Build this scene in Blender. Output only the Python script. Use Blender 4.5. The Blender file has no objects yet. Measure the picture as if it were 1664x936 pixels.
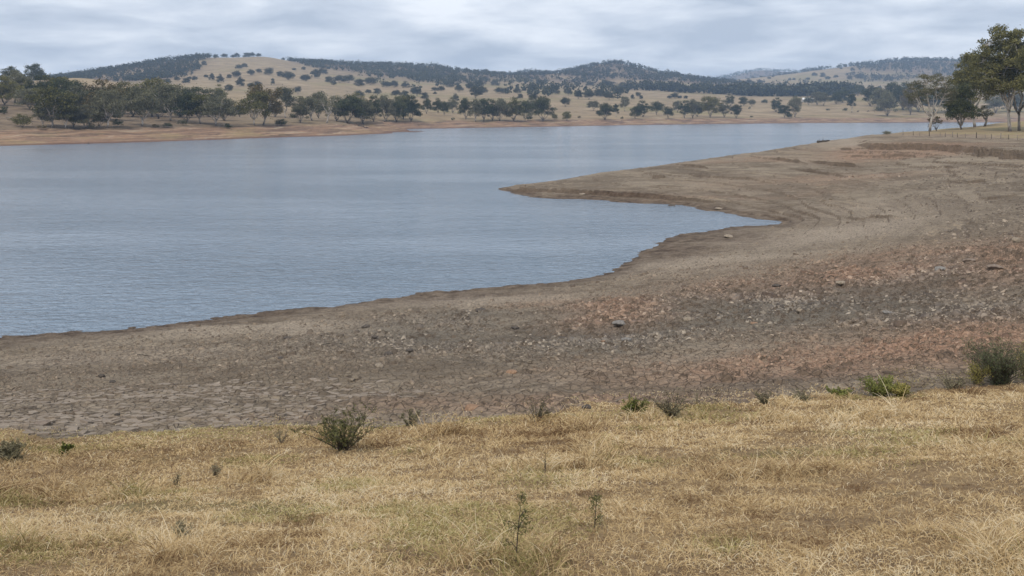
import bpy, bmesh, math, random
import numpy as np
from mathutils import Vector, Matrix, Euler
from mathutils.geometry import delaunay_2d_cdt

# ------------------------------------------------------------------ camera, sky, sun, exposure
SC = bpy.context.scene
COL = SC.collection
F = 1598.0            # focal length in pixels of the 1664 px wide photograph
HY = 180.0            # image row of the horizon
CAM_Z = 10.4          # eye height above the water (metres)

cam_data = bpy.data.cameras.new("camera")
cam = bpy.data.objects.new("camera", cam_data)
COL.objects.link(cam)
cam.location = (0, 0, CAM_Z)
cam.rotation_euler = (math.radians(90), 0, 0)
cam_data.sensor_width = 36.0
cam_data.lens = 36.0 * F / 1664.0
cam_data.shift_y = -(468.0 - HY) / 1664.0
cam_data.clip_start = 0.1
cam_data.clip_end = 30000.0
SC.camera = cam

SUN_EL, SUN_AZ = math.radians(52), math.radians(205)   # azimuth measured from +Y, clockwise
world = bpy.data.worlds.new("World")
SC.world = world
world.use_nodes = True


def build_world():
    nt = world.node_tree
    nt.nodes.clear()
    N = lambda t: nt.nodes.new(t)
    L = nt.links.new
    out = N("ShaderNodeOutputWorld")
    sky = N("ShaderNodeTexSky")
    sky.sky_type = "NISHITA"
    sky.sun_disc = False
    sky.sun_elevation = SUN_EL
    sky.sun_rotation = SUN_AZ
    sky.dust_density = 2.0
    b1 = N("ShaderNodeBackground")
    b1.inputs["Strength"].default_value = 0.10
    L(sky.outputs[0], b1.inputs[0])
    # cloud deck: direction projected onto a level layer overhead
    tc = N("ShaderNodeTexCoord")
    sep = N("ShaderNodeSeparateXYZ")
    L(tc.outputs["Generated"], sep.inputs[0])
    ab = N("ShaderNodeMath"); ab.operation = "ABSOLUTE"
    L(sep.outputs["Z"], ab.inputs[0])
    ad = N("ShaderNodeMath"); ad.operation = "ADD"; ad.inputs[1].default_value = 0.15
    L(ab.outputs[0], ad.inputs[0])
    cx = N("ShaderNodeCombineXYZ")
    for i, ax in enumerate("XY"):
        dv = N("ShaderNodeMath"); dv.operation = "DIVIDE"
        L(sep.outputs[ax], dv.inputs[0]); L(ad.outputs[0], dv.inputs[1])
        L(dv.outputs[0], cx.inputs[i])
    n1 = N("ShaderNodeTexNoise")
    n1.inputs["Scale"].default_value = 1.75
    n1.inputs["Detail"].default_value = 9.0
    n1.inputs["Roughness"].default_value = 0.58
    n1.inputs["Distortion"].default_value = 0.25
    L(cx.outputs[0], n1.inputs["Vector"])
    n2 = N("ShaderNodeTexNoise")
    n2.inputs["Scale"].default_value = 0.45
    n2.inputs["Detail"].default_value = 3.0
    L(cx.outputs[0], n2.inputs["Vector"])
    mx = N("ShaderNodeMix"); mx.data_type = "FLOAT"
    mx.inputs["Factor"].default_value = 0.40
    L(n1.outputs["Fac"], mx.inputs["A"]); L(n2.outputs["Fac"], mx.inputs["B"])
    cr = N("ShaderNodeValToRGB")
    e = cr.color_ramp.elements
    e[0].position = 0.39; e[0].color = (0.335, 0.375, 0.445, 1)
    e[1].position = 0.60; e[1].color = (0.67, 0.69, 0.725, 1)
    m = cr.color_ramp.elements.new(0.49); m.color = (0.475, 0.51, 0.57, 1)
    L(mx.outputs["Result"], cr.inputs[0])
    b2 = N("ShaderNodeBackground")
    b2.inputs["Strength"].default_value = 1.0
    L(cr.outputs[0], b2.inputs[0])
    ms = N("ShaderNodeMixShader")
    ms.inputs[0].default_value = 0.94      # near-complete overcast
    L(b1.outputs[0], ms.inputs[1]); L(b2.outputs[0], ms.inputs[2])
    L(ms.outputs[0], out.inputs["Surface"])


build_world()

sun_data = bpy.data.lights.new("sun", "SUN")
sun_data.energy = 1.5
sun_data.angle = math.radians(14)
sun_data.color = (1.0, 0.91, 0.79)
sun = bpy.data.objects.new("sun", sun_data)
COL.objects.link(sun)
sd = Vector((math.sin(SUN_AZ) * math.cos(SUN_EL), math.cos(SUN_AZ) * math.cos(SUN_EL), math.sin(SUN_EL)))
sun.rotation_euler = sd.to_track_quat("Z", "Y").to_euler()

vs = SC.view_settings
vs.view_transform = "Standard"; vs.look = "None"; vs.exposure = 0.70; vs.gamma = 1.0
vs.use_curve_mapping = False
cy = SC.cycles
cy.max_bounces = 6; cy.diffuse_bounces = 2; cy.glossy_bounces = 2
cy.transmission_bounces = 2; cy.volume_bounces = 1; cy.transparent_max_bounces = 6
cy.use_denoising = True
SC.cycles_curves.shape = "RIBBONS"
SC.cycles_curves.subdivisions = 1

# ------------------------------------------------------------------ small helpers
rng = np.random.default_rng(11)


def tag(o, label=None, cat=None, group=None, kind=None):
    if label: o["label"] = label
    if cat: o["category"] = cat
    if group: o["group"] = group
    if kind: o["kind"] = kind
    return o


def mesh_np(name, verts, faces, mats=(), smooth=False):
    """verts (n,3), faces (m,k) array with constant k, or list of index tuples"""
    me = bpy.data.meshes.new(name)
    verts = np.asarray(verts, dtype=np.float32)
    if isinstance(faces, np.ndarray):
        m, k = faces.shape
        me.vertices.add(len(verts)); me.vertices.foreach_set("co", verts.ravel())
        me.loops.add(m * k); me.loops.foreach_set("vertex_index", faces.astype(np.int32).ravel())
        me.polygons.add(m)
        me.polygons.foreach_set("loop_start", np.arange(0, m * k, k, dtype=np.int32))
        me.polygons.foreach_set("loop_total", np.full(m, k, dtype=np.int32))
        me.update(calc_edges=True)
    else:
        me.from_pydata(verts.tolist(), [], faces)
        me.update()
    if smooth:
        me.polygons.foreach_set("use_smooth", np.ones(len(me.polygons), dtype=bool))
    for m_ in mats: me.materials.append(m_)
    return me


def link(name, data, parent=None, loc=(0, 0, 0)):
    o = bpy.data.objects.new(name, data)
    COL.objects.link(o)
    o.location = loc
    if parent: o.parent = parent
    return o


def set_attr(me, name, vals):
    a = me.attributes.new(name, "FLOAT", "POINT")
    a.data.foreach_set("value", np.asarray(vals, dtype=np.float32))


# ---- numpy noise
def _hash(ix, iy, seed):
    h = (ix.astype(np.int64) * 374761393 + iy.astype(np.int64) * 668265263 + seed * 974711) & 0xFFFFFFFF
    h = ((h ^ (h >> 13)) * 1274126177) & 0xFFFFFFFF
    h = h ^ (h >> 16)
    return (h & 0xFFFFFF) / float(0xFFFFFF)


def vnoise(x, y, seed=0):
    x = np.asarray(x, float); y = np.asarray(y, float)
    ix = np.floor(x); iy = np.floor(y)
    fx = x - ix; fy = y - iy
    fx = fx * fx * fx * (fx * (fx * 6 - 15) + 10); fy = fy * fy * fy * (fy * (fy * 6 - 15) + 10)
    ix = ix.astype(np.int64); iy = iy.astype(np.int64)
    a = _hash(ix, iy, seed); b = _hash(ix + 1, iy, seed)
    c = _hash(ix, iy + 1, seed); d = _hash(ix + 1, iy + 1, seed)
    return (a + (b - a) * fx) * (1 - fy) + (c + (d - c) * fx) * fy


def fbm(x, y, oct=4, seed=0, gain=0.5):
    s = 0.0; amp = 1.0; tot = 0.0
    for i in range(oct):
        s = s + amp * vnoise(x * 2.03 ** i + 17.3 * i, y * 2.03 ** i - 9.1 * i, seed + i)
        tot += amp; amp *= gain
    return s / tot * 2 - 1


def worley(x, y, seed=0):
    ix = np.floor(x).astype(np.int64); iy = np.floor(y).astype(np.int64)
    d1 = np.full(np.shape(x), 9.0); d2 = d1.copy(); idv = np.zeros(np.shape(x))
    for dx in (-1, 0, 1):
        for dy in (-1, 0, 1):
            cx_ = ix + dx; cy_ = iy + dy
            px_ = cx_ + _hash(cx_, cy_, seed); py_ = cy_ + _hash(cx_, cy_, seed + 5)
            d = np.hypot(x - px_, y - py_)
            near = d < d1
            d2 = np.where(near, d1, np.minimum(d2, d))
            idv = np.where(near, _hash(cx_, cy_, seed + 9), idv)
            d1 = np.where(near, d, d1)
    return d1, d2, idv


def sstep(a, b, x):
    t = np.clip((x - a) / (b - a), 0, 1)
    return t * t * (3 - 2 * t)


# ------------------------------------------------------------------ terrain
def W(px, py, z):                       # image point at a known height -> ground point
    Y = (CAM_Z - z) * F / (py - HY)
    return ((px - 832) / F * Y, Y, z)


def G(px, Y, z):                        # bearing, distance, height -> ground point
    return ((px - 832) / F * Y, Y, z)


def A(px, py, Y):                       # image point at a known distance -> ground point
    return ((px - 832) / F * Y, Y, CAM_Z - (py - HY) * Y / F)


near_pts = []
near_shore = [(-500, 590), (-250, 571), (0, 552), (100, 543), (200, 533), (300, 523), (400, 512), (500, 501), (600, 490), (700, 479),
              (800, 468), (870, 461), (930, 452), (990, 440), (1012, 427), (1035, 413), (1062, 400), (1090, 387),
              (1130, 379), (1180, 372), (1230, 367), (1272, 361), (1240, 356), (1190, 350), (1150, 341), (1100, 334), (1030, 329),
              (950, 325), (890, 323), (850, 319), (825, 312), (810, 308), (830, 303.5), (890, 295.5)]
near_pts += [W(px, py, 0) for px, py in near_shore]
# far edge of the spit and right bank where it falls away to the lake
for px, py, z in [(960, 285, .55), (1030, 275, .8), (1100, 265, 1.1), (1190, 253, 1.7), (1280, 240, 2.7), (1340, 230.5, 3.6), (1400, 222.5, 4.4),
                  (1445, 217.5, 4.8), (1490, 214, 5.0)]:
    near_pts.append(W(px, py, z))
    x, y, _ = W(px, py, z)
    near_pts.append(G(px, y * 1.07, max(0.0, z - 1.6) - 0.1))
    near_pts.append(G(px, y * 1.16, -2.0))
near_pts += [A(1511, 213.6, 252), A(1550, 208.5, 272), A(1600, 204.5, 288), A(1664, 201, 300), A(1780, 197, 310), A(2100, 190, 320),
             A(1641, 213.6, 228), A(1700, 213, 215), A(1584, 206.5, 268),
             G(1550, 330, -1), G(1600, 350, -1), G(1664, 370, -1), G(1780, 400, -1), G(1500, 300, -1.5), G(2100, 420, 0)]
# lake floor
near_pts += [G(0, 52, -.5), G(0, 70, -2.5), G(0, 130, -5), G(-400, 60, -2), G(-400, 130, -5), G(200, 54, -.5), G(400, 58, -.6), G(400, 80, -2.5),
             G(600, 63, -.7), G(800, 68, -.7), G(800, 88, -1.8), G(950, 75, -.7), G(1000, 92, -1.1), G(1080, 95, -.8), G(1150, 92, -.35),
             G(1200, 91.5, -.15), G(700, 130, -3), G(770, 131, -.8), G(500, 180, -5), G(800, 160, -3), G(0, 250, -6), G(600, 300, -6),
             G(1000, 330, -6), G(1300, 380, -6), G(-600, 250, -6), G(800, 420, -6), G(1500, 430, -6), G(200, 420, -6), G(1900, 460, -6)]
# exposed bed between water and grass
near_pts += [W(0, 640, 2.4), W(200, 625, 2.2), W(400, 600, 2.0), W(600, 585, 2.0), W(800, 555, 1.8), W(1000, 520, 1.9), W(1150, 470, 1.7),
             W(1300, 430, 1.5), W(1300, 520, 2.5), W(1500, 400, 2.1), W(1500, 480, 2.8), W(1650, 400, 2.9), W(1650, 480, 3.4), W(1500, 560, 3.7),
             W(1300, 580, 3.3), W(1000, 600, 3.2), W(700, 640, 3.4), W(400, 660, 3.4), W(100, 675, 3.3), W(1660, 560, 4.0),
             W(0, 585, 1.0), W(300, 560, 1.0), W(600, 530, .95), W(900, 490, .8), W(1100, 425, .55),
             W(1300, 345, .75), W(1400, 345, 1.4), W(1250, 300, 1.2), W(1100, 300, .75), W(980, 305, .5), W(1450, 290, 2.2), W(1300, 265, 2.2), W(1600, 300, 3.0),
             W(1400, 300, 1.8), W(1600, 350, 2.7), W(1750, 330, 3.4), W(1200, 325, .6), W(1050, 315, .45), W(1350, 385, 1.0), W(1250, 390, .5)]
# eroded scarp on the right bank
near_pts += [G(1400, 196, 4.1), G(1450, 181, 4.1), G(1520, 171, 4.1), G(1600, 156, 4.1), G(1664, 145, 4.1), G(1760, 125, 4.1), G(1900, 95, 4.3),
             G(1520, 186, 4.6), G(1600, 172, 4.6), G(1664, 160, 4.6), G(1450, 198, 4.5), G(1520, 155, 3.3), G(1664, 128, 3.5), G(1450, 162, 2.9),
             G(1560, 202, 4.95), G(1664, 182, 4.95)]
# grassed slope below the camera
grass_edge = [(-400, 728), (-150, 716), (0, 708), (150, 703), (300, 698), (430, 694), (560, 690), (660, 684), (760, 677), (900, 668), (1000, 662), (1100, 655), (1300, 646),
              (1450, 639), (1560, 632), (1664, 622), (1850, 600), (2100, 570)]
near_pts += [W(px, py, 4.5) for px, py in grass_edge]
near_pts += [A(px, 940, 6.0) for px in (-600, 0, 400, 832, 1200, 1664, 2200)]
near_pts += [A(px, 808 - (px - 832) * 0.028, 10.0) for px in (-500, 0, 400, 832, 1200, 1664, 2200)]
near_pts += [A(px, 738 - (px - 832) * 0.040, 14.0) for px in (0, 400, 832, 1200, 1664)]
near_pts += [(0, 1, 8.75), (-8, 1, 8.75), (8, 1, 8.8), (25, 6, 7.7), (-25, 6, 7.4)]
near_pts = np.array(near_pts)

far_pts = []
left_shore = [(-900, 250), (-300, 272), (0, 291), (100, 305), (200, 320), (300, 342), (400, 369), (480, 392), (560, 415), (630, 447), (690, 489)]
far_pts += [G(px, Y, 0) for px, Y in left_shore]
far_pts += [G(px, Y * .90, -2.5) for px, Y in left_shore[:-2]] + [G(650, 430, -2.5), G(720, 480, -2), G(-300, 200, -6), G(200, 240, -6), G(560, 320, -6)]
bay = [(655, 555), (700, 573), (760, 596), (850, 632), (950, 672), (1040, 720), (1150, 772), (1300, 831), (1430, 857), (1550, 875), (1700, 890), (2100, 900), (3000, 900)]
far_pts += [G(px, Y, 0) for px, Y in bay]
far_pts += [G(px, Y * .93, -2) for px, Y in bay[1:]] + [G(675, 525, -.8), G(1000, 500, -6), G(1500, 600, -6), G(2500, 600, -6)]
far_pts += [G(px, Y, 4.2) for px, Y in [(-300, 305), (0, 325), (200, 352), (300, 378), (400, 405), (480, 430), (560, 470), (620, 530), (700, 622), (800, 658), (900, 692),
                                       (1000, 748), (1100, 800), (1200, 845), (1300, 884), (1430, 915), (1550, 935), (1700, 950), (2300, 960)]]
far_pts += [G(600, 475, 1.2), G(560, 440, 1.8), G(640, 500, .6)]
far_pts += [A(0, 168, 430), A(0, 138, 540), A(70, 140, 600), A(0, 138, 800), A(-300, 150, 450), A(-300, 120, 700), A(120, 172, 480), A(100, 186, 400),
            A(130, 127, 800), A(200, 188, 450), A(200, 158, 700), A(200, 138, 1000), A(270, 185, 480), A(330, 182, 520), A(350, 165, 750), A(300, 140, 1100),
            A(410, 190, 520), A(464, 188, 560), A(500, 170, 750), A(430, 148, 1100), A(600, 185, 620), A(600, 172, 800), A(690, 178, 800), A(600, 150, 1200),
            A(760, 186, 750), A(740, 172, 900), A(850, 186, 780), A(880, 165, 1000), A(1000, 185, 850), A(1000, 172, 1000), A(1000, 155, 1300), A(1100, 185, 900),
            A(1100, 172, 1050), A(1100, 156, 1350), A(1200, 185, 950), A(1200, 170, 1120), A(1220, 156, 1450), A(1300, 184, 980), A(1300, 168, 1200), A(1400, 181, 1010),
            A(1390, 160, 1250), A(1450, 172, 1100), A(1550, 182, 1030), A(1550, 165, 1250), A(1700, 180, 1050), A(2300, 170, 1200), A(1330, 152, 1600), A(1470, 152, 1600)]
# hills: bare hill and its wooded shoulders
far_pts += [A(430, 91, 2000), A(390, 92, 2000), A(350, 92.5, 2000), A(320, 93, 2000), A(280, 97, 2000), A(220, 108, 2000), A(170, 117, 2000), A(110, 128, 2000), A(0, 145, 2000), A(-300, 150, 2000),
            A(470, 98, 2000), A(510, 106, 2000), A(430, 112, 1600), A(330, 115, 1600), A(230, 130, 1500), A(500, 118, 1700), A(430, 130, 1300), A(550, 120, 1800), A(600, 135, 1500),
            A(540, 106, 2400), A(600, 110, 2400), A(660, 108, 2400), A(690, 107, 2400), A(740, 116, 2400), A(790, 127, 2400), A(820, 129, 2400), A(660, 128, 1800), A(740, 135, 1700), A(780, 145, 1400)]
far_pts += [A(880, 128, 2600), A(900, 124, 2600), A(940, 114, 2600), A(985, 103, 2600), A(1005, 103, 2600), A(1040, 111, 2600), A(1080, 122, 2600), A(1120, 129, 2600), A(1160, 134, 2600),
            A(940, 133, 2000), A(1000, 126, 2100), A(1060, 136, 2000), A(1000, 140, 1700), A(880, 142, 1700), A(1150, 142, 1900)]
far_pts += [A(800, 126, 4300), A(830, 122, 4300), A(860, 115, 4300), A(885, 118, 4300), A(920, 124, 4300), A(1000, 130, 4300),
            A(1150, 132, 5200), A(1180, 125, 5200), A(1210, 118, 5200), A(1240, 114, 5200), A(1265, 115.5, 5200), A(1300, 117, 5200)]
far_pts += [A(1180, 133, 3300), A(1230, 129, 3300), A(1260, 124.5, 3300), A(1330, 114, 3300), A(1400, 107, 3300), A(1440, 103, 3300), A(1490, 100, 3300), A(1560, 100, 3300), A(1640, 105, 3300), A(1760, 112, 3300), A(2300, 120, 3300),
            A(1260, 138, 2400), A(1330, 134, 2500), A(1400, 132, 2500), A(1470, 136, 2300), A(1400, 120, 2900), A(1330, 125, 2900), A(1550, 122, 2800), A(1600, 140, 2200)]
far_pts += [G(px, Y, z) for px, Y, z in [(0, 3200, 20), (430, 3000, 30), (660, 3300, 30), (860, 3300, 25), (1000, 3400, 30), (1200, 4200, 20), (1400, 4600, 30),
                                        (400, 6000, 10), (900, 6500, 10), (1300, 7000, 10), (1700, 6000, 10), (-400, 5000, 10), (-2000, 1500, 20), (-2000, 4000, 10),
                                        (4000, 1500, 20), (4000, 5000, 10), (-2000, 400, 5)]]
far_pts = np.array(far_pts)


class RBF:
    def __init__(s, pts, c, off):
        s.c2 = c * c; s.off = off
        s.P = s.warp(pts[:, 0], pts[:, 1])
        n = len(pts)
        d2 = ((s.P[:, None, :] - s.P[None]) ** 2).sum(-1)
        M = np.zeros((n + 3, n + 3))
        M[:n, :n] = np.sqrt(d2 + s.c2) - 1e-4 * np.eye(n)
        M[:n, n] = 1; M[:n, n + 1:] = s.P
        M[n:, :n] = M[:n, n:].T
        s.w = np.linalg.lstsq(M, np.concatenate([pts[:, 2], np.zeros(3)]), rcond=None)[0]

    def warp(s, X, Y):
        q = np.maximum(Y, 0) + s.off
        return np.stack([X / q * 1.0, np.log(q) * 0.8], -1)

    def __call__(s, X, Y):
        sh = np.shape(X)
        Q = s.warp(np.ravel(X), np.ravel(Y)).astype(np.float32)
        out = np.empty(len(Q), np.float32)
        P = s.P.astype(np.float32); w = s.w[:len(P)].astype(np.float32)
        n = len(P)
        for i in range(0, len(Q), 40000):
            q = Q[i:i + 40000]
            d2 = (q[:, :1] - P[None, :, 0]) ** 2 + (q[:, 1:] - P[None, :, 1]) ** 2
            out[i:i + 40000] = np.sqrt(d2 + np.float32(s.c2)) @ w
        out = out + s.w[n] + Q[:, 0] * s.w[n + 1] + Q[:, 1] * s.w[n + 2]
        return out.reshape(sh).astype(float)


rbf_near = RBF(near_pts, 0.02, 6.0)
rbf_far = RBF(far_pts, 0.02, 6.0)


def edge_Y(px):                                     # distance of the grass edge along a bearing
    xs = [p[0] for p in grass_edge]
    ys = [(CAM_Z - 4.5) * F / (p[1] - HY) for p in grass_edge]
    return np.interp(px, xs, ys)


def blob(px, lny, c, r):                            # soft patch on the ground around an anchor
    cx_, cy_, _ = W(*c)
    return np.exp(-(((px - c[0]) / r[0]) ** 2 + ((lny - math.log(cy_)) / r[1]) ** 2))


def bank_masks(X, Y):
    """soil patches of the exposed bed, as fields over the ground"""
    Ys = np.maximum(Y, 2)
    px = 832 + F * X / Ys
    ly = np.log(Ys)
    w = fbm(X * .12, Y * .10, 4, 71) * 55
    wl = fbm(X * .10, Y * .13, 4, 75) * .10
    pxw, lw = px + w, ly + wl
    red = np.zeros_like(px); rub = np.zeros_like(px); pale = np.zeros_like(px)
    for c, r, a in [((1560, 560, 3.7), (330, .13), 1.0), ((1250, 600, 3.4), (280, .10), .95), ((950, 655, 4.1), (260, .07), .75),
                    ((1010, 500, 1.7), (90, .12), .75), ((1330, 450, 2.0), (220, .12), .8), ((1640, 420, 3.0), (110, .15), 1.0),
                    ((900, 495, 1.0), (70, .05), .5), ((1500, 415, 2.4), (190, .11), .85), ((520, 680, 4.1), (160, .04), .5), ((1430, 250, 3.0), (95, .10), 1.0),
                    ((1520, 246, 3.6), (100, .06), .85), ((1150, 318, .8), (250, .03), .3), ((1350, 290, 1.8), (170, .05), .55), ((1250, 262, 2.2), (140, .04), .5), ((700, 660, 3.8), (160, .07), .45)]:
        red = np.maximum(red, a * blob(pxw, lw, c, r))
    for c, r, a in [((1300, 490, 2.4), (330, .20), 1.0), ((1000, 535, 2.2), (230, .17), 1.0), ((700, 540, 1.5), (130, .14), .8), ((1550, 510, 3.2), (160, .10), .9),
                    ((560, 550, 1.3), (110, .08), .55), ((760, 520, 1.1), (60, .05), .8), ((1300, 610, 3.8), (120, .04), .5)]:
        rub = np.maximum(rub, a * blob(pxw, lw, c, r))
    for c, r, a in [((1350, 380, 1.1), (180, .10), 1.0), ((1150, 430, .7), (170, .08), .9), ((800, 490, .6), (250, .05), .8), ((450, 530, .7), (300, .05), .8),
                    ((1420, 345, 1.6), (150, .08), .6), ((200, 575, 1.0), (300, .06), .5), ((150, 660, 3.0), (200, .07), .35), ((1150, 268, 1.3), (120, .03), .5),
                    ((1380, 232, 3.9), (50, .08), .9)]:
        pale = np.maximum(pale, a * blob(pxw, lw, c, r))
    return red, rub, pale


def damp_mask(X, Y):
    Ys = np.maximum(Y, 2)
    px = 832 + F * X / Ys + fbm(X * .2, Y * .2, 3, 78) * 30
    ly = np.log(Ys) + fbm(X * .2, Y * .2, 3, 79) * .03
    d = np.zeros_like(px)
    for c, r, a in [((1080, 408, .25), (120, .085), 1.1), ((1150, 390, .2), (110, .06), 1.0), ((1250, 366, .15), (90, .05), .9), ((1000, 446, .2), (60, .02), .7),
                    ((960, 321, .15), (170, .032), 1.0), ((1150, 343, .3), (140, .035), 1.0), ((700, 482, .2), (280, .03), .95), ((300, 526, .15), (280, .022), .7)]:
        d = np.maximum(d, a * blob(px, ly, c, r))
    return d


def terrace(z, step, k, amt):
    q = z / step
    i = np.floor(q); f = q - i
    g = sstep(0.5 - k, 0.5 + k, f)
    return (i + f * (1 - amt) + g * amt) * step


# small wave-cut ledges left on the spit and bank: (course, height in metres)
LEDGE_COURSES = [([(822, 310), (870, 313.5), (960, 316.5), (1060, 322), (1140, 328), (1200, 334)], .34), ([(965, 281.5), (1010, 285), (1062, 291)], .28),
                 ([(1065, 268.5), (1110, 271), (1155, 275.5)], .26), ([(1180, 253.5), (1230, 258), (1280, 263), (1318, 268)], .38), ([(1325, 266), (1370, 269.5), (1420, 275)], .34),
                 ([(1120, 287), (1210, 291), (1300, 297)], .16), ([(1290, 276), (1350, 284), (1400, 291), (1450, 299)], .26), ([(1275, 298), (1340, 307), (1380, 314), (1412, 323)], .30),
                 ([(1205, 336), (1250, 345), (1290, 355)], .34), ([(1440, 279), (1500, 289), (1570, 298)], .22), ([(1345, 335), (1380, 333), (1420, 338)], .18), ([(1350, 240), (1420, 252), (1500, 255)], .34),
                 ([(1480, 300), (1540, 312), (1585, 326)], .22), ([(1385, 358), (1430, 354), (1470, 353)], .15), ([(1000, 303), (1100, 305), (1190, 311)], .12), ([(1500, 262), (1600, 272), (1700, 285)], .3)]
LEDGES = []


def prepare_ledges():
    Ys = np.exp(np.linspace(math.log(50), math.log(300), 500))
    for course, h in LEDGE_COURSES:
        P = []
        for px, py in course:
            X = (px - 832) / F * Ys
            ok = np.where(rbf_near(X, Ys) >= CAM_Z - (py - HY) * Ys / F)[0]
            if len(ok): P.append(((px - 832) / F * Ys[ok[0]], Ys[ok[0]]))
        if len(P) > 1: LEDGES.append((np.array(P), h))


def add_ledges(X, Y):
    out = np.zeros_like(X)
    sel = (Y > 60) & (Y < 240) & (np.abs(X) < 130)
    if not sel.any(): return out
    x, y = X[sel], Y[sel]
    wob = fbm(x * .25, y * .25, 3, 120) * .9 + fbm(x * 1.1, y * 1.1, 2, 122) * .3
    acc = np.zeros_like(x)
    for P, h in LEDGES:
        yl = np.interp(x, P[:, 0], P[:, 1])                       # courses run left to right
        L = P[-1, 0] - P[0, 0]
        t = (x - P[0, 0]) / L
        end = sstep(0, .12, t) * sstep(1, .80, t) * sstep(-.55, -.05, fbm(x * .12 + P[0, 0], y * 0, 2, 124))
        d = y - yl + wob
        acc += 1.5 * h * end * sstep(-.2, .3, d) * np.exp(-np.clip(d, 0, None) / 6.0)
    out[sel] = acc
    return out


def near_height(X, Y, detail=True):
    z = rbf_near(X, Y)
    if not detail: return z
    z = z + add_ledges(X, Y)
    Ys = np.maximum(Y, 1)
    px = 832 + F * X / Ys
    bed = sstep(4.75, 4.35, z) * sstep(14, 18, Y)
    # old shorelines left as small steps along the contours
    spit = sstep(60, 95, Y)
    wz = z + fbm(X * .03, Y * .03, 3, 5) * .13 + fbm(X * .3, Y * .3, 3, 8) * .022
    tz = terrace(wz, .30, .05, 1.0) - wz
    z = z + tz * bed * (0.10 + 0.62 * spit * (.35 + .65 * sstep(1420, 1230, px))) * sstep(-.45, .25, fbm(X * .04 + 7, Y * .06, 3, 9)) * sstep(-.05, .25, z)
    # eroded scarp at the full-supply line
    sc = sstep(105, 125, Y) * sstep(3.0, 3.6, z) * sstep(5.4, 4.9, z) * sstep(1380, 1420, px)
    gully = fbm(X * .13, Y * .06, 4, 31) * .42 + fbm(X * .9, Y * .6, 3, 33) * .14
    g = z + gully
    z = z + sc * (3.45 + 1.10 * sstep(4.02, 4.13, g) + .45 * (g - 4.1) + .16 * fbm(X * .5, Y * .5, 3, 35) - z) * .95
    sc2 = sstep(100, 120, Y) * sstep(1330, 1400, px) * sstep(2.3, 2.6, z) * sstep(3.7, 3.45, z)
    g2 = z + fbm(X * .12 + 5, Y * .07, 3, 36) * .25 + fbm(X * .8, Y * .5, 3, 38) * .06
    z = z + sc2 * (terrace(g2, .42, .05, 1.0) - g2) * .75
    # surface roughness
    rough = fbm(X * .5, Y * .5, 5, 41) * .10 + fbm(X * 2.4, Y * 2.4, 3, 43) * .065
    z = z + bed * (fbm(X * .22, Y * .30, 3, 44) * .11 + fbm(X * 1.1, Y * 1.4, 3, 45) * .042) * np.exp(-(z / .22) ** 2)
    shorefade = 0.35 + 0.65 * sstep(.05, .6, z)
    z = z + bed * rough * shorefade + bed * fbm(X * .09, Y * .09, 3, 47) * .10 * sstep(.0, .8, z)
    red, rub, pale = bank_masks(X, Y)
    near_f = sstep(95, 55, Y)
    d1, d2, idv = worley(X * 2.3, Y * 2.3, 3)
    lump = np.clip(.55 - d1, 0, 1) * idv
    z = z + bed * near_f * (rub * .9 + red * .75 + .55) * lump * .26 * sstep(.1, .6, z)
    d1, d2, idv = worley(X * 1.05 + 3, Y * 1.05, 6)
    z = z + bed * near_f * np.clip(rub * .7 + red * .6, 0, 1) * np.clip(.5 - d1, 0, 1) * (idv > .55) * .22
    # red spoil mound at the right edge
    mx_, my_, _ = W(1650, 425, 3.0)
    z = z + .55 * np.exp(-(((X - mx_) / 2.6) ** 2 + ((Y - my_) / 3.5) ** 2)) * (1 + .6 * fbm(X * .9, Y * .9, 3, 50))
    # tussocky grass slope
    gr = (1 - bed) * sstep(40, 25, Y)
    z = z + gr * (fbm(X * .35, Y * .35, 3, 51) * .07 + fbm(X * 1.9, Y * 1.9, 3, 53) * .035)
    return z


prepare_ledges()


def far_height(X, Y, detail=True):
    z = rbf_far(X, Y)
    if not detail: return z
    up = sstep(2, 12, z)
    z = z + fbm(X * .02, Y * .02, 4, 61) * .45 * sstep(-.3, 2.0, z) + up * fbm(X * .004, Y * .004, 4, 63) * (1.2 + 3.2 * sstep(1200, 2200, Y))
    wz = z + fbm(X * .02, Y * .02, 3, 65) * .3
    z = z + (terrace(wz, .9, .12, 1) - wz) * .6 * sstep(5.0, 3.8, z) * sstep(.1, .5, z)
    return z


def ground(X, Y):
    X = np.asarray(X, float); Y = np.asarray(Y, float)
    zn = np.full(X.shape, -8.0); zf = zn.copy()
    a = Y < 480; c = Y > 180
    if a.any(): zn[a] = near_height(X[a], Y[a])
    if c.any(): zf[c] = far_height(X[c], Y[c])
    return np.maximum(zn, zf)


def ground1(x, y):
    return float(ground(np.array([x]), np.array([y]))[0])


def hit(px, py, y0=3.0, y1=6000.0):
    """first ground point seen along an image ray"""
    Ys = np.exp(np.linspace(math.log(y0), math.log(y1), 700))
    X = (px - 832) / F * Ys
    zr = CAM_Z - (py - HY) * Ys / F
    zg = ground(X, Ys)
    ok = np.where((zg >= zr) & (zg > -.05))[0]
    if len(ok) == 0: return None
    i = ok[0]
    if i > 0:
        a, b = zr[i - 1] - zg[i - 1], zr[i] - zg[i]
        t = a / (a - b) if a != b else 1.0
        y = Ys[i - 1] + (Ys[i] - Ys[i - 1]) * min(max(t, 0), 1)
    else:
        y = Ys[i]
    x = (px - 832) / F * y
    return (x, float(y), ground1(x, y))


def crest(px, y0, y1):
    Ys = np.linspace(y0, y1, 160)
    X = (px - 832) / F * Ys
    zg = ground(X, Ys)
    i = int(np.argmax((zg - CAM_Z) / Ys))
    return (float(X[i]), float(Ys[i]), float(zg[i]))

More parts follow.
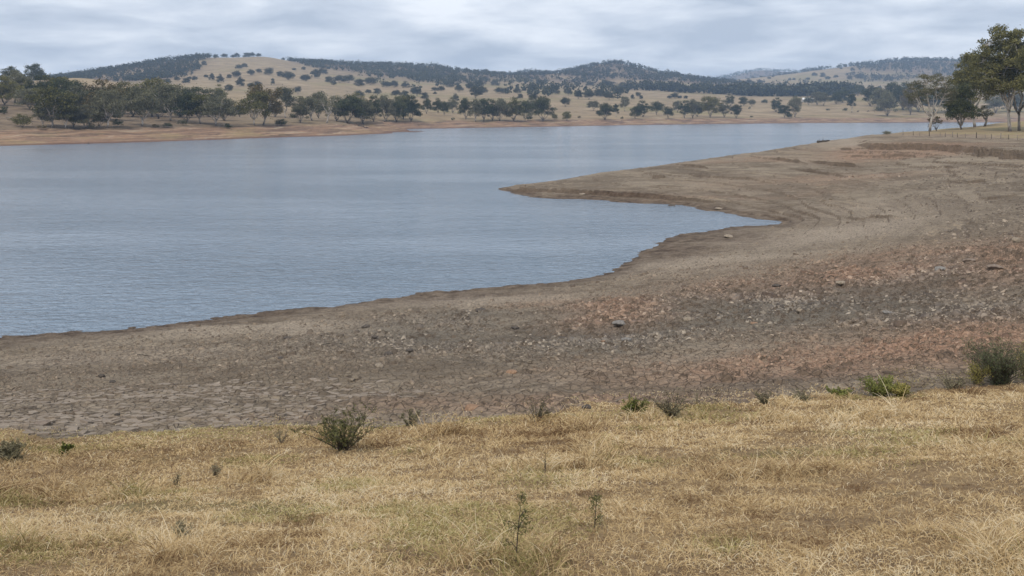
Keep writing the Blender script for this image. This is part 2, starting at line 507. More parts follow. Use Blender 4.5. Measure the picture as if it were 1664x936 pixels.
# ------------------------------------------------------------------ materials
def new_mat(name):
    m = bpy.data.materials.new(name)
    m.use_nodes = True
    nt = m.node_tree
    nt.nodes.clear()
    return m, nt


class NB:
    """short-hand node builder"""
    def __init__(s, nt): s.nt = nt
    def n(s, t, **kw):
        nd = s.nt.nodes.new(t)
        for k, v in kw.items(): setattr(nd, k, v)
        return nd
    def l(s, a, b): s.nt.links.new(a, b)
    def pos(s):
        return s.n("ShaderNodeNewGeometry").outputs["Position"]
    def objc(s):
        return s.n("ShaderNodeTexCoord").outputs["Object"]
    def mapped(s, v, sc):
        m = s.n("ShaderNodeVectorMath", operation="MULTIPLY")
        s.l(v, m.inputs[0]); m.inputs[1].default_value = sc
        return m.outputs[0]
    def noise(s, v, scale, detail=3.0, rough=.55, dist=0.0, out="Fac"):
        t = s.n("ShaderNodeTexNoise")
        s.l(v, t.inputs["Vector"])
        t.inputs["Scale"].default_value = scale; t.inputs["Detail"].default_value = detail
        t.inputs["Roughness"].default_value = rough; t.inputs["Distortion"].default_value = dist
        return t.outputs[out]
    def voro(s, v, scale, feature="F1", out="Distance", rand=1.0):
        t = s.n("ShaderNodeTexVoronoi", feature=feature)
        s.l(v, t.inputs["Vector"]); t.inputs["Scale"].default_value = scale
        t.inputs["Randomness"].default_value = rand
        return t.outputs[out]
    def attr(s, name, typ="GEOMETRY"):
        a = s.n("ShaderNodeAttribute", attribute_name=name, attribute_type=typ)
        return a.outputs["Fac"]
    def ramp(s, fac, stops):
        r = s.n("ShaderNodeValToRGB")
        e = r.color_ramp.elements
        while len(e) < len(stops): e.new(0.5)
        for i, (p, c) in enumerate(stops):
            e[i].position = p
            e[i].color = (c, c, c, 1) if isinstance(c, (int, float)) else (*c, 1)
        s.l(fac, r.inputs[0])
        return r.outputs[0]
    def rng(s, fac, a, b, c=0.0, d=1.0, smooth=True):
        r = s.n("ShaderNodeMapRange")
        if smooth: r.interpolation_type = "SMOOTHSTEP"
        s.l(fac, r.inputs["Value"])
        for k, v in zip(("From Min", "From Max", "To Min", "To Max"), (a, b, c, d)): r.inputs[k].default_value = v
        return r.outputs["Result"]
    def math(s, op, a, b=None):
        m = s.n("ShaderNodeMath", operation=op)
        for i, v in enumerate((a, b)):
            if v is None: continue
            if isinstance(v, (int, float)): m.inputs[i].default_value = v
            else: s.l(v, m.inputs[i])
        return m.outputs[0]
    def mix(s, fac, a, b, blend="MIX"):
        m = s.n("ShaderNodeMix", data_type="RGBA", blend_type=blend)
        for sock, v in ((m.inputs[0], fac), (m.inputs[6], a), (m.inputs[7], b)):
            if isinstance(v, (int, float)): sock.default_value = v
            elif isinstance(v, tuple): sock.default_value = (*v, 1)
            else: s.l(v, sock)
        return m.outputs[2]
    def bump(s, h, strength=.5, dist=.05, normal=None):
        b = s.n("ShaderNodeBump")
        b.inputs["Strength"].default_value = strength; b.inputs["Distance"].default_value = dist
        s.l(h, b.inputs["Height"])
        if normal is not None: s.l(normal, b.inputs["Normal"])
        return b.outputs[0]
    def finish(s, col, rough=.9, normal=None, spec=.2, **kw):
        p = s.n("ShaderNodeBsdfPrincipled")
        if isinstance(col, tuple): p.inputs["Base Color"].default_value = (*col, 1)
        else: s.l(col, p.inputs["Base Color"])
        if isinstance(rough, (int, float)): p.inputs["Roughness"].default_value = rough
        else: s.l(rough, p.inputs["Roughness"])
        p.inputs["Specular IOR Level"].default_value = spec
        if normal is not None: s.l(normal, p.inputs["Normal"])
        for k, v in kw.items(): p.inputs[k].default_value = v
        o = s.n("ShaderNodeOutputMaterial")
        s.l(p.outputs[0], o.inputs["Surface"])
        return p


def mat_bed():
    m, nt = new_mat("lakebed_soil"); b = NB(nt)
    P = b.pos()
    z = b.n("ShaderNodeSeparateXYZ"); b.l(P, z.inputs[0]); z = z.outputs["Z"]
    n_big = b.noise(P, .22, 5, .6)
    n_mid = b.noise(P, 1.1, 5, .65)
    n_fine = b.noise(P, 7.0, 4, .7)
    # deposits run along old waterlines: noise sampled mostly by height
    cz = b.n("ShaderNodeCombineXYZ")
    sp = b.n("ShaderNodeSeparateXYZ"); b.l(P, sp.inputs[0])
    wob = b.math("MULTIPLY", b.math("SUBTRACT", b.noise(P, .12, 4, .6), .5), 1.1)
    zz = b.math("ADD", sp.outputs["Z"], wob)
    b.l(b.math("MULTIPLY", sp.outputs["X"], .03), cz.inputs[0])
    b.l(b.math("MULTIPLY", sp.outputs["Y"], .02), cz.inputs[1])
    b.l(b.math("MULTIPLY", zz, 4.0), cz.inputs[2])
    n_band = b.noise(cz.outputs[0], 1.5, 6, .7)
    base = b.ramp(n_mid, [(.30, (.160, .127, .093)), (.50, (.268, .219, .164)), (.70, (.370, .308, .234))])
    base = b.mix(b.rng(n_band, .42, .60), b.mix(.65, base, (.125, .096, .068)), b.mix(.6, base, (.335, .275, .20)))
    base = b.mix(b.rng(n_big, .40, .66, 0, .55), base, (.20, .158, .112))
    base = b.mix(b.rng(b.noise(b.mapped(P, (.05, .09, 0)), 1.0, 5, .65), .48, .64, 0, .6), base, (.365, .305, .228))
    # thin lines left by successive water levels
    cl = b.n("ShaderNodeCombineXYZ")
    b.l(b.math("MULTIPLY", sp.outputs["X"], .015), cl.inputs[0]); b.l(b.math("MULTIPLY", sp.outputs["Y"], .012), cl.inputs[1])
    b.l(b.math("MULTIPLY", b.math("ADD", sp.outputs["Z"], b.math("MULTIPLY", b.math("SUBTRACT", b.noise(P, .5, 4, .65), .5), .22)), 9.0), cl.inputs[2])
    n_line = b.noise(cl.outputs[0], 1.0, 4, .7)
    gate = b.rng(b.noise(P, .16, 4, .6), .40, .58)
    base = b.mix(b.math("MULTIPLY", gate, b.rng(n_line, .42, .34, 0, .8)), base, (.100, .074, .052))
    base = b.mix(b.math("MULTIPLY", gate, b.rng(n_line, .58, .66, 0, .8)), base, (.385, .300, .205))
    brk = b.rng(n_fine, .35, .65, .55, 1.25)
    pale = b.math("MULTIPLY", b.attr("pale"), brk)
    col = b.mix(b.math("MULTIPLY", pale, .80), base, (.435, .362, .280))
    rub = b.math("MULTIPLY", b.attr("rubble"), brk)
    grey = b.ramp(n_fine, [(.3, (.075, .068, .057)), (.7, (.195, .178, .148))])
    col = b.mix(b.math("MULTIPLY", rub, .85), col, grey)
    red = b.math("MULTIPLY", b.attr("red"), b.rng(n_mid, .3, .6, .45, 1.15))
    rcol = b.ramp(n_fine, [(.3, (.235, .140, .090)), (.55, (.40, .255, .170)), (.75, (.53, .36, .255))])
    col = b.mix(b.math("MULTIPLY", red, .72), col, rcol)
    # raw soil on steep broken faces, darkened to paint in their shading
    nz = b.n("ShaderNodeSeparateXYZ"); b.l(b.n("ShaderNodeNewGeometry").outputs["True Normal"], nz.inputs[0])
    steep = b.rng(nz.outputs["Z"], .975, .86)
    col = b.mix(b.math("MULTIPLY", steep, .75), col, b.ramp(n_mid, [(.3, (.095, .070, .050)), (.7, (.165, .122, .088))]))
    # damp mud by the water
    wet = b.rng(b.math("ADD", z, b.math("MULTIPLY", b.math("SUBTRACT", n_big, .5), .45)), .0, .50, 1, 0)
    wet = b.math("MAXIMUM", wet, b.attr("damp"))
    wcol = b.ramp(n_mid, [(.35, (.052, .032, .021)), (.65, (.112, .066, .041))])
    col = b.mix(b.math("MULTIPLY", wet, b.rng(n_mid, .30, .62, .95, .45)), col, wcol)
    col = b.mix(.35, col, b.mix(1.0, col, b.ramp(n_fine, [(.3, .45), (.7, 1.35)]), "MULTIPLY"))
    # fine drying cracks and crumbs as relief
    cr = b.voro(b.mapped(P, (1, .75, 1)), 4.2, "DISTANCE_TO_EDGE")
    crack = b.rng(cr, 0, .07)
    col = b.mix(b.math("MULTIPLY", b.math("SUBTRACT", 1.0, crack), .5), col, (.07, .055, .045))
    h = b.math("ADD", b.math("MULTIPLY", crack, .35), b.math("ADD", n_fine, b.math("MULTIPLY", b.noise(P, 22, 3, .7), .5)))
    h = b.math("ADD", h, b.math("MULTIPLY", n_mid, .8))
    rough = b.math("SUBTRACT", .92, b.math("MULTIPLY", wet, .12))
    b.finish(col, rough, b.bump(h, 1.0, .11), .12)
    return m


def mat_plate():
    m, nt = new_mat("dry_mud_crust"); b = NB(nt)
    P = b.pos()
    n = b.noise(P, 1.6, 4, .6); nf = b.noise(P, 12, 4, .7)
    isl = b.n("ShaderNodeNewGeometry").outputs["Random Per Island"]
    oi = b.n("ShaderNodeObjectInfo").outputs["Random"]
    v = b.math("FRACT", b.math("ADD", isl, oi))
    col = b.ramp(n, [(.3, (.18, .147, .115)), (.7, (.285, .235, .186))])
    col = b.mix(b.math("MULTIPLY", v, .45), col, (.325, .272, .215))
    col = b.mix(.4, col, b.mix(1.0, col, b.ramp(nf, [(.3, .55), (.7, 1.25)]), "MULTIPLY"))
    b.finish(col, .93, b.bump(b.math("ADD", nf, b.math("MULTIPLY", b.noise(P, 5, 3, .6), 2.0)), .9, .035), .2)
    return m


def mat_stone():
    m, nt = new_mat("loose_stone"); b = NB(nt)
    P = b.pos()
    isl = b.n("ShaderNodeNewGeometry").outputs["Random Per Island"]
    nf = b.noise(P, 14, 3, .7)
    grey = b.ramp(isl, [(0, (.058, .050, .043)), (.5, (.150, .132, .112)), (.90, (.26, .225, .18)), (1, (.40, .35, .285))])
    redc = b.ramp(isl, [(0, (.16, .095, .064)), (.93, (.36, .225, .152)), (1, (.46, .32, .23))])
    brown = b.ramp(isl, [(0, (.105, .080, .060)), (.93, (.235, .187, .138)), (1, (.31, .25, .19))])
    col = b.mix(b.attr("rubble"), brown, grey)
    col = b.mix(b.math("MULTIPLY", b.attr("red"), .85), col, redc)
    col = b.mix(.4, col, b.mix(1.0, col, b.ramp(nf, [(.3, .6), (.7, 1.3)]), "MULTIPLY"))
    b.finish(col, .9, b.bump(nf, .5, .02), .25)
    return m


def mat_rock(name, c0, c1):
    m, nt = new_mat(name); b = NB(nt)
    O = b.objc()
    n = b.noise(O, 4, 5, .65); nf = b.noise(O, 26, 4, .7)
    col = b.ramp(n, [(.3, c0), (.7, c1)])
    col = b.mix(.45, col, b.mix(1.0, col, b.ramp(nf, [(.3, .55), (.7, 1.35)]), "MULTIPLY"))
    b.finish(col, .9, b.bump(b.math("ADD", n, nf), .7, .03), .25)
    return m


def mat_grass_ground(name="dry_turf"):
    m, nt = new_mat(name); b = NB(nt)
    P = b.pos()
    nb_, nm, nf = b.noise(P, .35, 4, .6), b.noise(P, 2.2, 5, .65), b.noise(P, 18, 4, .75)
    col = b.ramp(nm, [(.28, (.15, .10, .062)), (.5, (.27, .19, .105)), (.72, (.38, .28, .155))])
    col = b.mix(b.rng(nb_, .55, .72, 0, .5), col, (.13, .135, .05))
    col = b.mix(.5, col, b.mix(1.0, col, b.ramp(nf, [(.3, .4), (.7, 1.45)]), "MULTIPLY"))
    b.finish(col, .95, b.bump(b.math("ADD", nm, nf), .8, .06), .1)
    return m


def mat_far_land():
    m, nt = new_mat("pasture_and_shore"); b = NB(nt)
    P = b.pos()
    z = b.n("ShaderNodeSeparateXYZ"); b.l(P, z.inputs[0])
    big, mid, fine = b.noise(P, .006, 4, .6), b.noise(P, .035, 5, .65), b.noise(P, .25, 5, .7)
    grass = b.ramp(mid, [(.30, (.180, .134, .084)), (.52, (.270, .206, .128)), (.72, (.345, .272, .176))])
    grass = b.mix(b.rng(big, .50, .62, 0, .6), grass, (.200, .175, .078))
    grass = b.mix(b.math("MULTIPLY", b.attr("under"), .8), grass, b.ramp(fine, [(.35, (.070, .050, .036)), (.7, (.165, .108, .076))]))
    grass = b.mix(b.math("MULTIPLY", b.attr("scrubby"), .75), grass, b.ramp(fine, [(.3, (.11, .082, .058)), (.7, (.235, .178, .118))]))
    grass = b.mix(.45, grass, b.mix(1.0, grass, b.ramp(fine, [(.3, .55), (.7, 1.35)]), "MULTIPLY"))
    # bare drawdown zone, banded by height
    cz = b.n("ShaderNodeCombineXYZ")
    sp = b.n("ShaderNodeSeparateXYZ"); b.l(P, sp.inputs[0])
    b.l(b.math("MULTIPLY", sp.outputs["X"], .03), cz.inputs[0]); b.l(b.math("ADD", sp.outputs["Z"], b.math("MULTIPLY", b.noise(P, .05, 4, .6), 2.5)), cz.inputs[2])
    band = b.noise(cz.outputs[0], 1.6, 5, .65)
    mud = b.ramp(band, [(.36, (.095, .068, .053)), (.46, (.185, .125, .088)), (.54, (.265, .168, .108)), (.64, (.33, .265, .19))])
    mud = b.mix(b.rng(mid, .5, .7, 0, .55), mud, (.30, .235, .12))
    mud = b.mix(.5, mud, b.mix(1.0, mud, b.ramp(fine, [(.3, .6), (.7, 1.3)]), "MULTIPLY"))
    mud = b.mix(b.rng(sp.outputs["Z"], .1, .7, .85, 0), mud, (.125, .075, .056))
    zz = b.math("ADD", sp.outputs["Z"], b.math("MULTIPLY", b.math("SUBTRACT", b.noise(P, .06, 4, .6), .5), 2.2))
    col = b.mix(b.rng(zz, 3.3, 4.6), mud, grass)
    b.finish(col, .95, b.bump(fine, .8, .8), .1)
    return m


def mat_right_bank():
    m, nt = new_mat("bank_turf"); b = NB(nt)
    P = b.pos()
    mid, fine = b.noise(P, .10, 5, .65), b.noise(P, .9, 5, .7)
    z = b.n("ShaderNodeSeparateXYZ"); b.l(P, z.inputs[0])
    grass = b.ramp(mid, [(.32, (.215, .165, .095)), (.52, (.29, .228, .135)), (.7, (.215, .195, .095))])
    bare = b.rng(b.math("ADD", z.outputs["Z"], b.math("MULTIPLY", b.math("SUBTRACT", mid, .5), 1.6)), 4.95, 5.45, .9, 0)
    grass = b.mix(bare, grass, b.ramp(fine, [(.3, (.165, .125, .095)), (.7, (.27, .215, .165))]))
    grass = b.mix(.5, grass, b.mix(1.0, grass, b.ramp(fine, [(.3, .55), (.7, 1.35)]), "MULTIPLY"))
    b.finish(grass, .95, b.bump(fine, .8, .15), .1)
    return m


def mat_water():
    m, nt = new_mat("lake_water"); b = NB(nt)
    P = b.pos()
    w1 = b.noise(b.mapped(P, (1.05, 1.75, 1)), 1.0, 3, .58, .7)
    w2 = b.noise(b.mapped(P, (.22, .5, 1)), 1.0, 3, .5, .4)
    w3 = b.noise(b.mapped(P, (2.3, 4.2, 1)), 1.0, 2, .5)
    calm = b.rng(b.noise(b.mapped(P, (.010, .028, 1)), 1.0, 4, .6), .36, .64, .30, 1.0)
    sp = b.n("ShaderNodeSeparateXYZ"); b.l(P, sp.inputs[0])
    h = b.math("ADD", b.math("MULTIPLY", w1, 1.0), b.math("ADD", b.math("MULTIPLY", w2, 1.0), b.math("MULTIPLY", w3, .28)))
    bm = b.n("ShaderNodeBump")
    bm.inputs["Distance"].default_value = .30
    b.l(h, bm.inputs["Height"]); b.l(calm, bm.inputs["Strength"])
    b.finish((.142, .196, .256), .12, bm.outputs[0], .5, IOR=1.33)
    return m


def mat_leaf(name, c0, c1, c2, trans=.25, scale=.45):
    m, nt = new_mat(name); b = NB(nt)
    P = b.pos()
    isl = b.n("ShaderNodeNewGeometry").outputs["Random Per Island"]
    oi = b.n("ShaderNodeObjectInfo").outputs["Random"]
    n = b.noise(P, scale, 2, .5)
    f = b.math("ADD", b.math("MULTIPLY", n, .62), b.math("ADD", b.math("MULTIPLY", isl, .26), b.math("MULTIPLY", oi, .16)))
    col = b.ramp(f, [(.28, c0), (.52, c1), (.76, c2)])
    d = b.n("ShaderNodeBsdfDiffuse"); b.l(col, d.inputs[0])
    t = b.n("ShaderNodeBsdfTranslucent"); b.l(col, t.inputs[0])
    ms = b.n("ShaderNodeMixShader"); ms.inputs[0].default_value = trans
    b.l(d.outputs[0], ms.inputs[1]); b.l(t.outputs[0], ms.inputs[2])
    o = b.n("ShaderNodeOutputMaterial"); b.l(ms.outputs[0], o.inputs[0])
    return m


def mat_bark(name, pale, dark, base_h=.12):
    m, nt = new_mat(name); b = NB(nt)
    O = b.objc()
    sp = b.n("ShaderNodeSeparateXYZ"); b.l(O, sp.inputs[0])
    n = b.noise(b.mapped(O, (1, 1, .25)), 2.2, 4, .65)
    col = b.ramp(n, [(.34, dark), (.50, pale), (.75, tuple(min(1, c * 1.15) for c in pale))])
    foot = b.rng(b.math("ADD", sp.outputs["Z"], b.math("MULTIPLY", n, 1.6)), 1.2, 2.4, .9, 0)   # rough dark stocking of old bark
    col = b.mix(foot, col, (.075, .06, .05))
    b.finish(col, .85, b.bump(n, .6, .05), .2)
    return m


def mat_simple(name, c0, c1, scale=6, rough=.85, bump=.4):
    m, nt = new_mat(name); b = NB(nt)
    n = b.noise(b.objc(), scale, 4, .65)
    b.finish(b.ramp(n, [(.3, c0), (.7, c1)]), rough, b.bump(n, bump, .02), .2)
    return m


def mat_blade(name, dry=True):
    m, nt = new_mat(name); b = NB(nt)
    s = b.attr("shade"); g = b.attr("green")
    straw = b.ramp(s, [(0, (.17, .10, .055)), (.28, (.36, .255, .140)), (.58, (.60, .445, .243)), (.85, (.73, .575, .345)), (1, (.82, .71, .51))])
    gr = b.ramp(s, [(0, (.09, .09, .034)), (.5, (.235, .225, .078)), (1, (.42, .38, .145))])
    col = b.mix(g, straw, gr)
    d = b.n("ShaderNodeBsdfDiffuse"); b.l(col, d.inputs[0])
    t = b.n("ShaderNodeBsdfTranslucent"); b.l(col, t.inputs[0])
    ms = b.n("ShaderNodeMixShader"); ms.inputs[0].default_value = .22
    b.l(d.outputs[0], ms.inputs[1]); b.l(t.outputs[0], ms.inputs[2])
    o = b.n("ShaderNodeOutputMaterial"); b.l(ms.outputs[0], o.inputs[0])
    return m


M = {}
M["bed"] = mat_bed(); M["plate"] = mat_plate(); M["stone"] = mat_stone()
M["turf"] = mat_grass_ground(); M["far"] = mat_far_land(); M["rbank"] = mat_right_bank(); M["water"] = mat_water()
M["blade"] = mat_blade("grass_blade")
M["leaf_olive"] = mat_leaf("leaf_olive", (.045, .046, .018), (.130, .126, .050), (.26, .235, .095))
M["leaf_grey"] = mat_leaf("leaf_grey_green", (.054, .055, .034), (.140, .138, .086), (.25, .238, .152))
M["leaf_dark"] = mat_leaf("leaf_dark_green", (.024, .030, .016), (.060, .070, .035), (.132, .138, .066))
M["leaf_russet"] = mat_leaf("leaf_russet_tipped", (.045, .040, .019), (.115, .095, .044), (.24, .18, .095))
M["leaf_gum"] = mat_leaf("leaf_brightened_gum", (.060, .060, .024), (.170, .162, .066), (.33, .30, .125))  # olive leaf colour brightened to offset self-shadowing in the tall crowns
M["leaf_far"] = mat_leaf("leaf_distant", (.022, .027, .019), (.050, .057, .038), (.105, .108, .070), scale=.2)
M["bark_pale"] = mat_bark("bark_pale_gum", (.46, .42, .37), (.20, .165, .135))
M["bark_grey"] = mat_bark("bark_grey", (.27, .24, .205), (.115, .095, .08))

# ------------------------------------------------------------------ ground sheets
def build_ground():
    Ys = np.concatenate([np.geomspace(1.5, 16, 90, endpoint=False), np.geomspace(16, 84, 400, endpoint=False), np.geomspace(84, 110, 60, endpoint=False),
                         np.geomspace(110, 200, 150, endpoint=False), np.geomspace(200, 320, 60, endpoint=False), np.geomspace(320, 7500, 260)])
    side = .60 + (np.linspace(0, 1, 41)[1:] ** 2) * 2.0
    S = np.concatenate([-side[::-1], np.linspace(-.60, .60, 760), side])
    Yg, Sg = np.meshgrid(Ys, S, indexing="ij")
    Xg = Sg * (Yg + 6.0)
    Z = ground(Xg, Yg)
    nr, nc = Z.shape
    idx = np.arange(nr * nc).reshape(nr, nc)
    quads = np.stack([idx[:-1, :-1], idx[:-1, 1:], idx[1:, 1:], idx[1:, :-1]], -1).reshape(-1, 4)
    V = np.stack([Xg.ravel(), Yg.ravel(), Z.ravel()], -1)
    zc = V[quads, 2].mean(1); zmax = V[quads, 2].max(1)
    xc = V[quads, 0].mean(1); yc = V[quads, 1].mean(1)
    keep = zmax > -1.3
    zb = np.full(len(xc), -9.0); zfb = zb.copy()
    a = yc < 480; c = yc > 180
    zb[a] = near_height(xc[a], yc[a], False); zfb[c] = far_height(xc[c], yc[c], False)
    near = (yc < 480) & (zb > zfb)
    thr = 4.5 + .5 * sstep(60, 120, yc) + fbm(xc * .5, yc * .5, 4, 81) * .22 + fbm(xc * 3, yc * 3, 3, 83) * .07
    grass = near & (zb > thr) & (yc < 100)
    rbank = near & (zb > thr) & (yc >= 100)
    bed = near & ~grass & ~rbank
    fz = zc + fbm(xc * .02, yc * .02, 3, 85) * .5
    shore = ~near & (fz < 4.0) & (yc < 1100)
    pasture = ~near & ~shore & (yc < 1500)
    hills = ~near & ~shore & ~pasture
    pxc = 832 + F * xc / np.maximum(yc, 1)
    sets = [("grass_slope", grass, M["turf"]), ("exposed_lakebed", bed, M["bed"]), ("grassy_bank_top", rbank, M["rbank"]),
            ("far_shore", shore, M["far"]), ("pasture", pasture, M["far"]),
            ("hills", hills & (pxc < 840), M["far"]), ("hills", hills & (pxc >= 840) & (pxc < 1170), M["far"]), ("hills", hills & (pxc >= 1170), M["far"])]
    objs = {}
    for name, mask, mat in sets:
        q = quads[mask & keep]
        if len(q) == 0: continue
        u, inv = np.unique(q, return_inverse=True)
        v = V[u]
        me = mesh_np(name, v, inv.reshape(-1, 4), [mat], smooth=True)
        if name == "exposed_lakebed":
            r, rb, pl = bank_masks(v[:, 0], v[:, 1])
            set_attr(me, "red", r); set_attr(me, "rubble", rb); set_attr(me, "pale", pl); set_attr(me, "damp", damp_mask(v[:, 0], v[:, 1]))
        if name in ("far_shore", "pasture", "hills"):
            set_attr(me, "under", wood_density(v[:, 0], v[:, 1]))
            pxv = 832 + F * v[:, 0] / v[:, 1]
            set_attr(me, "scrubby", sstep(430, 300, pxv) * sstep(620, 420, v[:, 1]) + .8 * sstep(690, 600, pxv) * sstep(680, 560, v[:, 1]))
        o = link(name, me)
        o["kind"] = "structure"
        objs.setdefault(name, o)
    return objs


def wood_density(X, Y):
    """how thickly the hills are wooded (0..1)"""
    px = 832 + F * X / np.maximum(Y, 1)
    e = lambda c, cy_, rx, ry: np.exp(-(((px - c) / rx) ** 2 + ((Y - cy_) / ry) ** 2) ** 1.5)
    d = np.zeros_like(px)
    for c, cy_, rx, ry, a in [(230, 1800, 85, 480, 1.0), (120, 1900, 100, 500, .9), (300, 1960, 50, 130, .7), (290, 1700, 40, 160, .7), (600, 2250, 120, 420, 1.0), (700, 2150, 70, 380, .85), (790, 2250, 55, 450, .8),
                              (560, 2000, 60, 150, .5), (760, 1800, 70, 120, .4),
                              (945, 2400, 75, 480, 1.0), (1045, 2450, 65, 420, .95), (990, 2600, 60, 250, 1.0), (1000, 2100, 60, 150, .2), (1100, 2450, 70, 300, .6), (1150, 2300, 70, 300, .8), (870, 2300, 60, 350, .8),
                              (860, 4300, 80, 500, 1.0), (1220, 5200, 110, 600, 1.0), (1330, 3330, 130, 130, .9), (1450, 3250, 60, 330, .8), (1540, 3200, 110, 420, 1.0), (1680, 3200, 140, 500, 1.0),
                              (1400, 2800, 40, 200, .45), (1440, 2650, 60, 150, .5)]:
        d = np.maximum(d, 1.45 * a * e(c, cy_, rx, ry))
    n = fbm(X * .006, Y * .006, 4, 91)
    return np.clip(d * (1.0 + .9 * n + .9 * fbm(X * .022, Y * .022, 3, 93)) + .05 * n, 0, 1)


GND = build_ground()

# lake surface
def build_lake():
    ys = np.geomspace(25, 1000, 120); s = np.linspace(-2.2, 2.2, 90)
    Yg, Sg = np.meshgrid(ys, s, indexing="ij")
    Xg = Sg * (Yg + 6)
    V = np.stack([Xg.ravel(), Yg.ravel(), np.zeros(Xg.size)], -1)
    nr, nc = Xg.shape
    idx = np.arange(nr * nc).reshape(nr, nc)
    q = np.stack([idx[:-1, :-1], idx[:-1, 1:], idx[1:, 1:], idx[1:, :-1]], -1).reshape(-1, 4)
    c = V[q].mean(1)
    g = ground(c[:, 0], c[:, 1])
    q = q[g < 2.5]
    u, inv = np.unique(q, return_inverse=True)
    o = link("lake_water", mesh_np("lake_water", V[u], inv.reshape(-1, 4), [M["water"]], smooth=True))
    o["kind"] = "structure"
    return o


build_lake()


def build_haze():
    m, nt = new_mat("hazy_air"); b = NB(nt)
    v = b.n("ShaderNodeVolumePrincipled")
    v.inputs["Color"].default_value = (.48, .66, .93, 1)
    v.inputs["Density"].default_value = 1.5e-4
    v.inputs["Anisotropy"].default_value = 0.0
    o = b.n("ShaderNodeOutputMaterial"); b.l(v.outputs[0], o.inputs["Volume"])
    bm = bmesh.new()
    bmesh.ops.create_cube(bm, size=1.0)
    me = bpy.data.meshes.new("haze"); bm.to_mesh(me); bm.free()
    me.materials.append(m)
    h = link("haze", me, loc=(0, 3700, 127))
    h.scale = (36000, 8200, 270)
    h["kind"] = "stuff"
    h["label"] = "thin pale blue haze lying over the far hills"
    return h


build_haze()


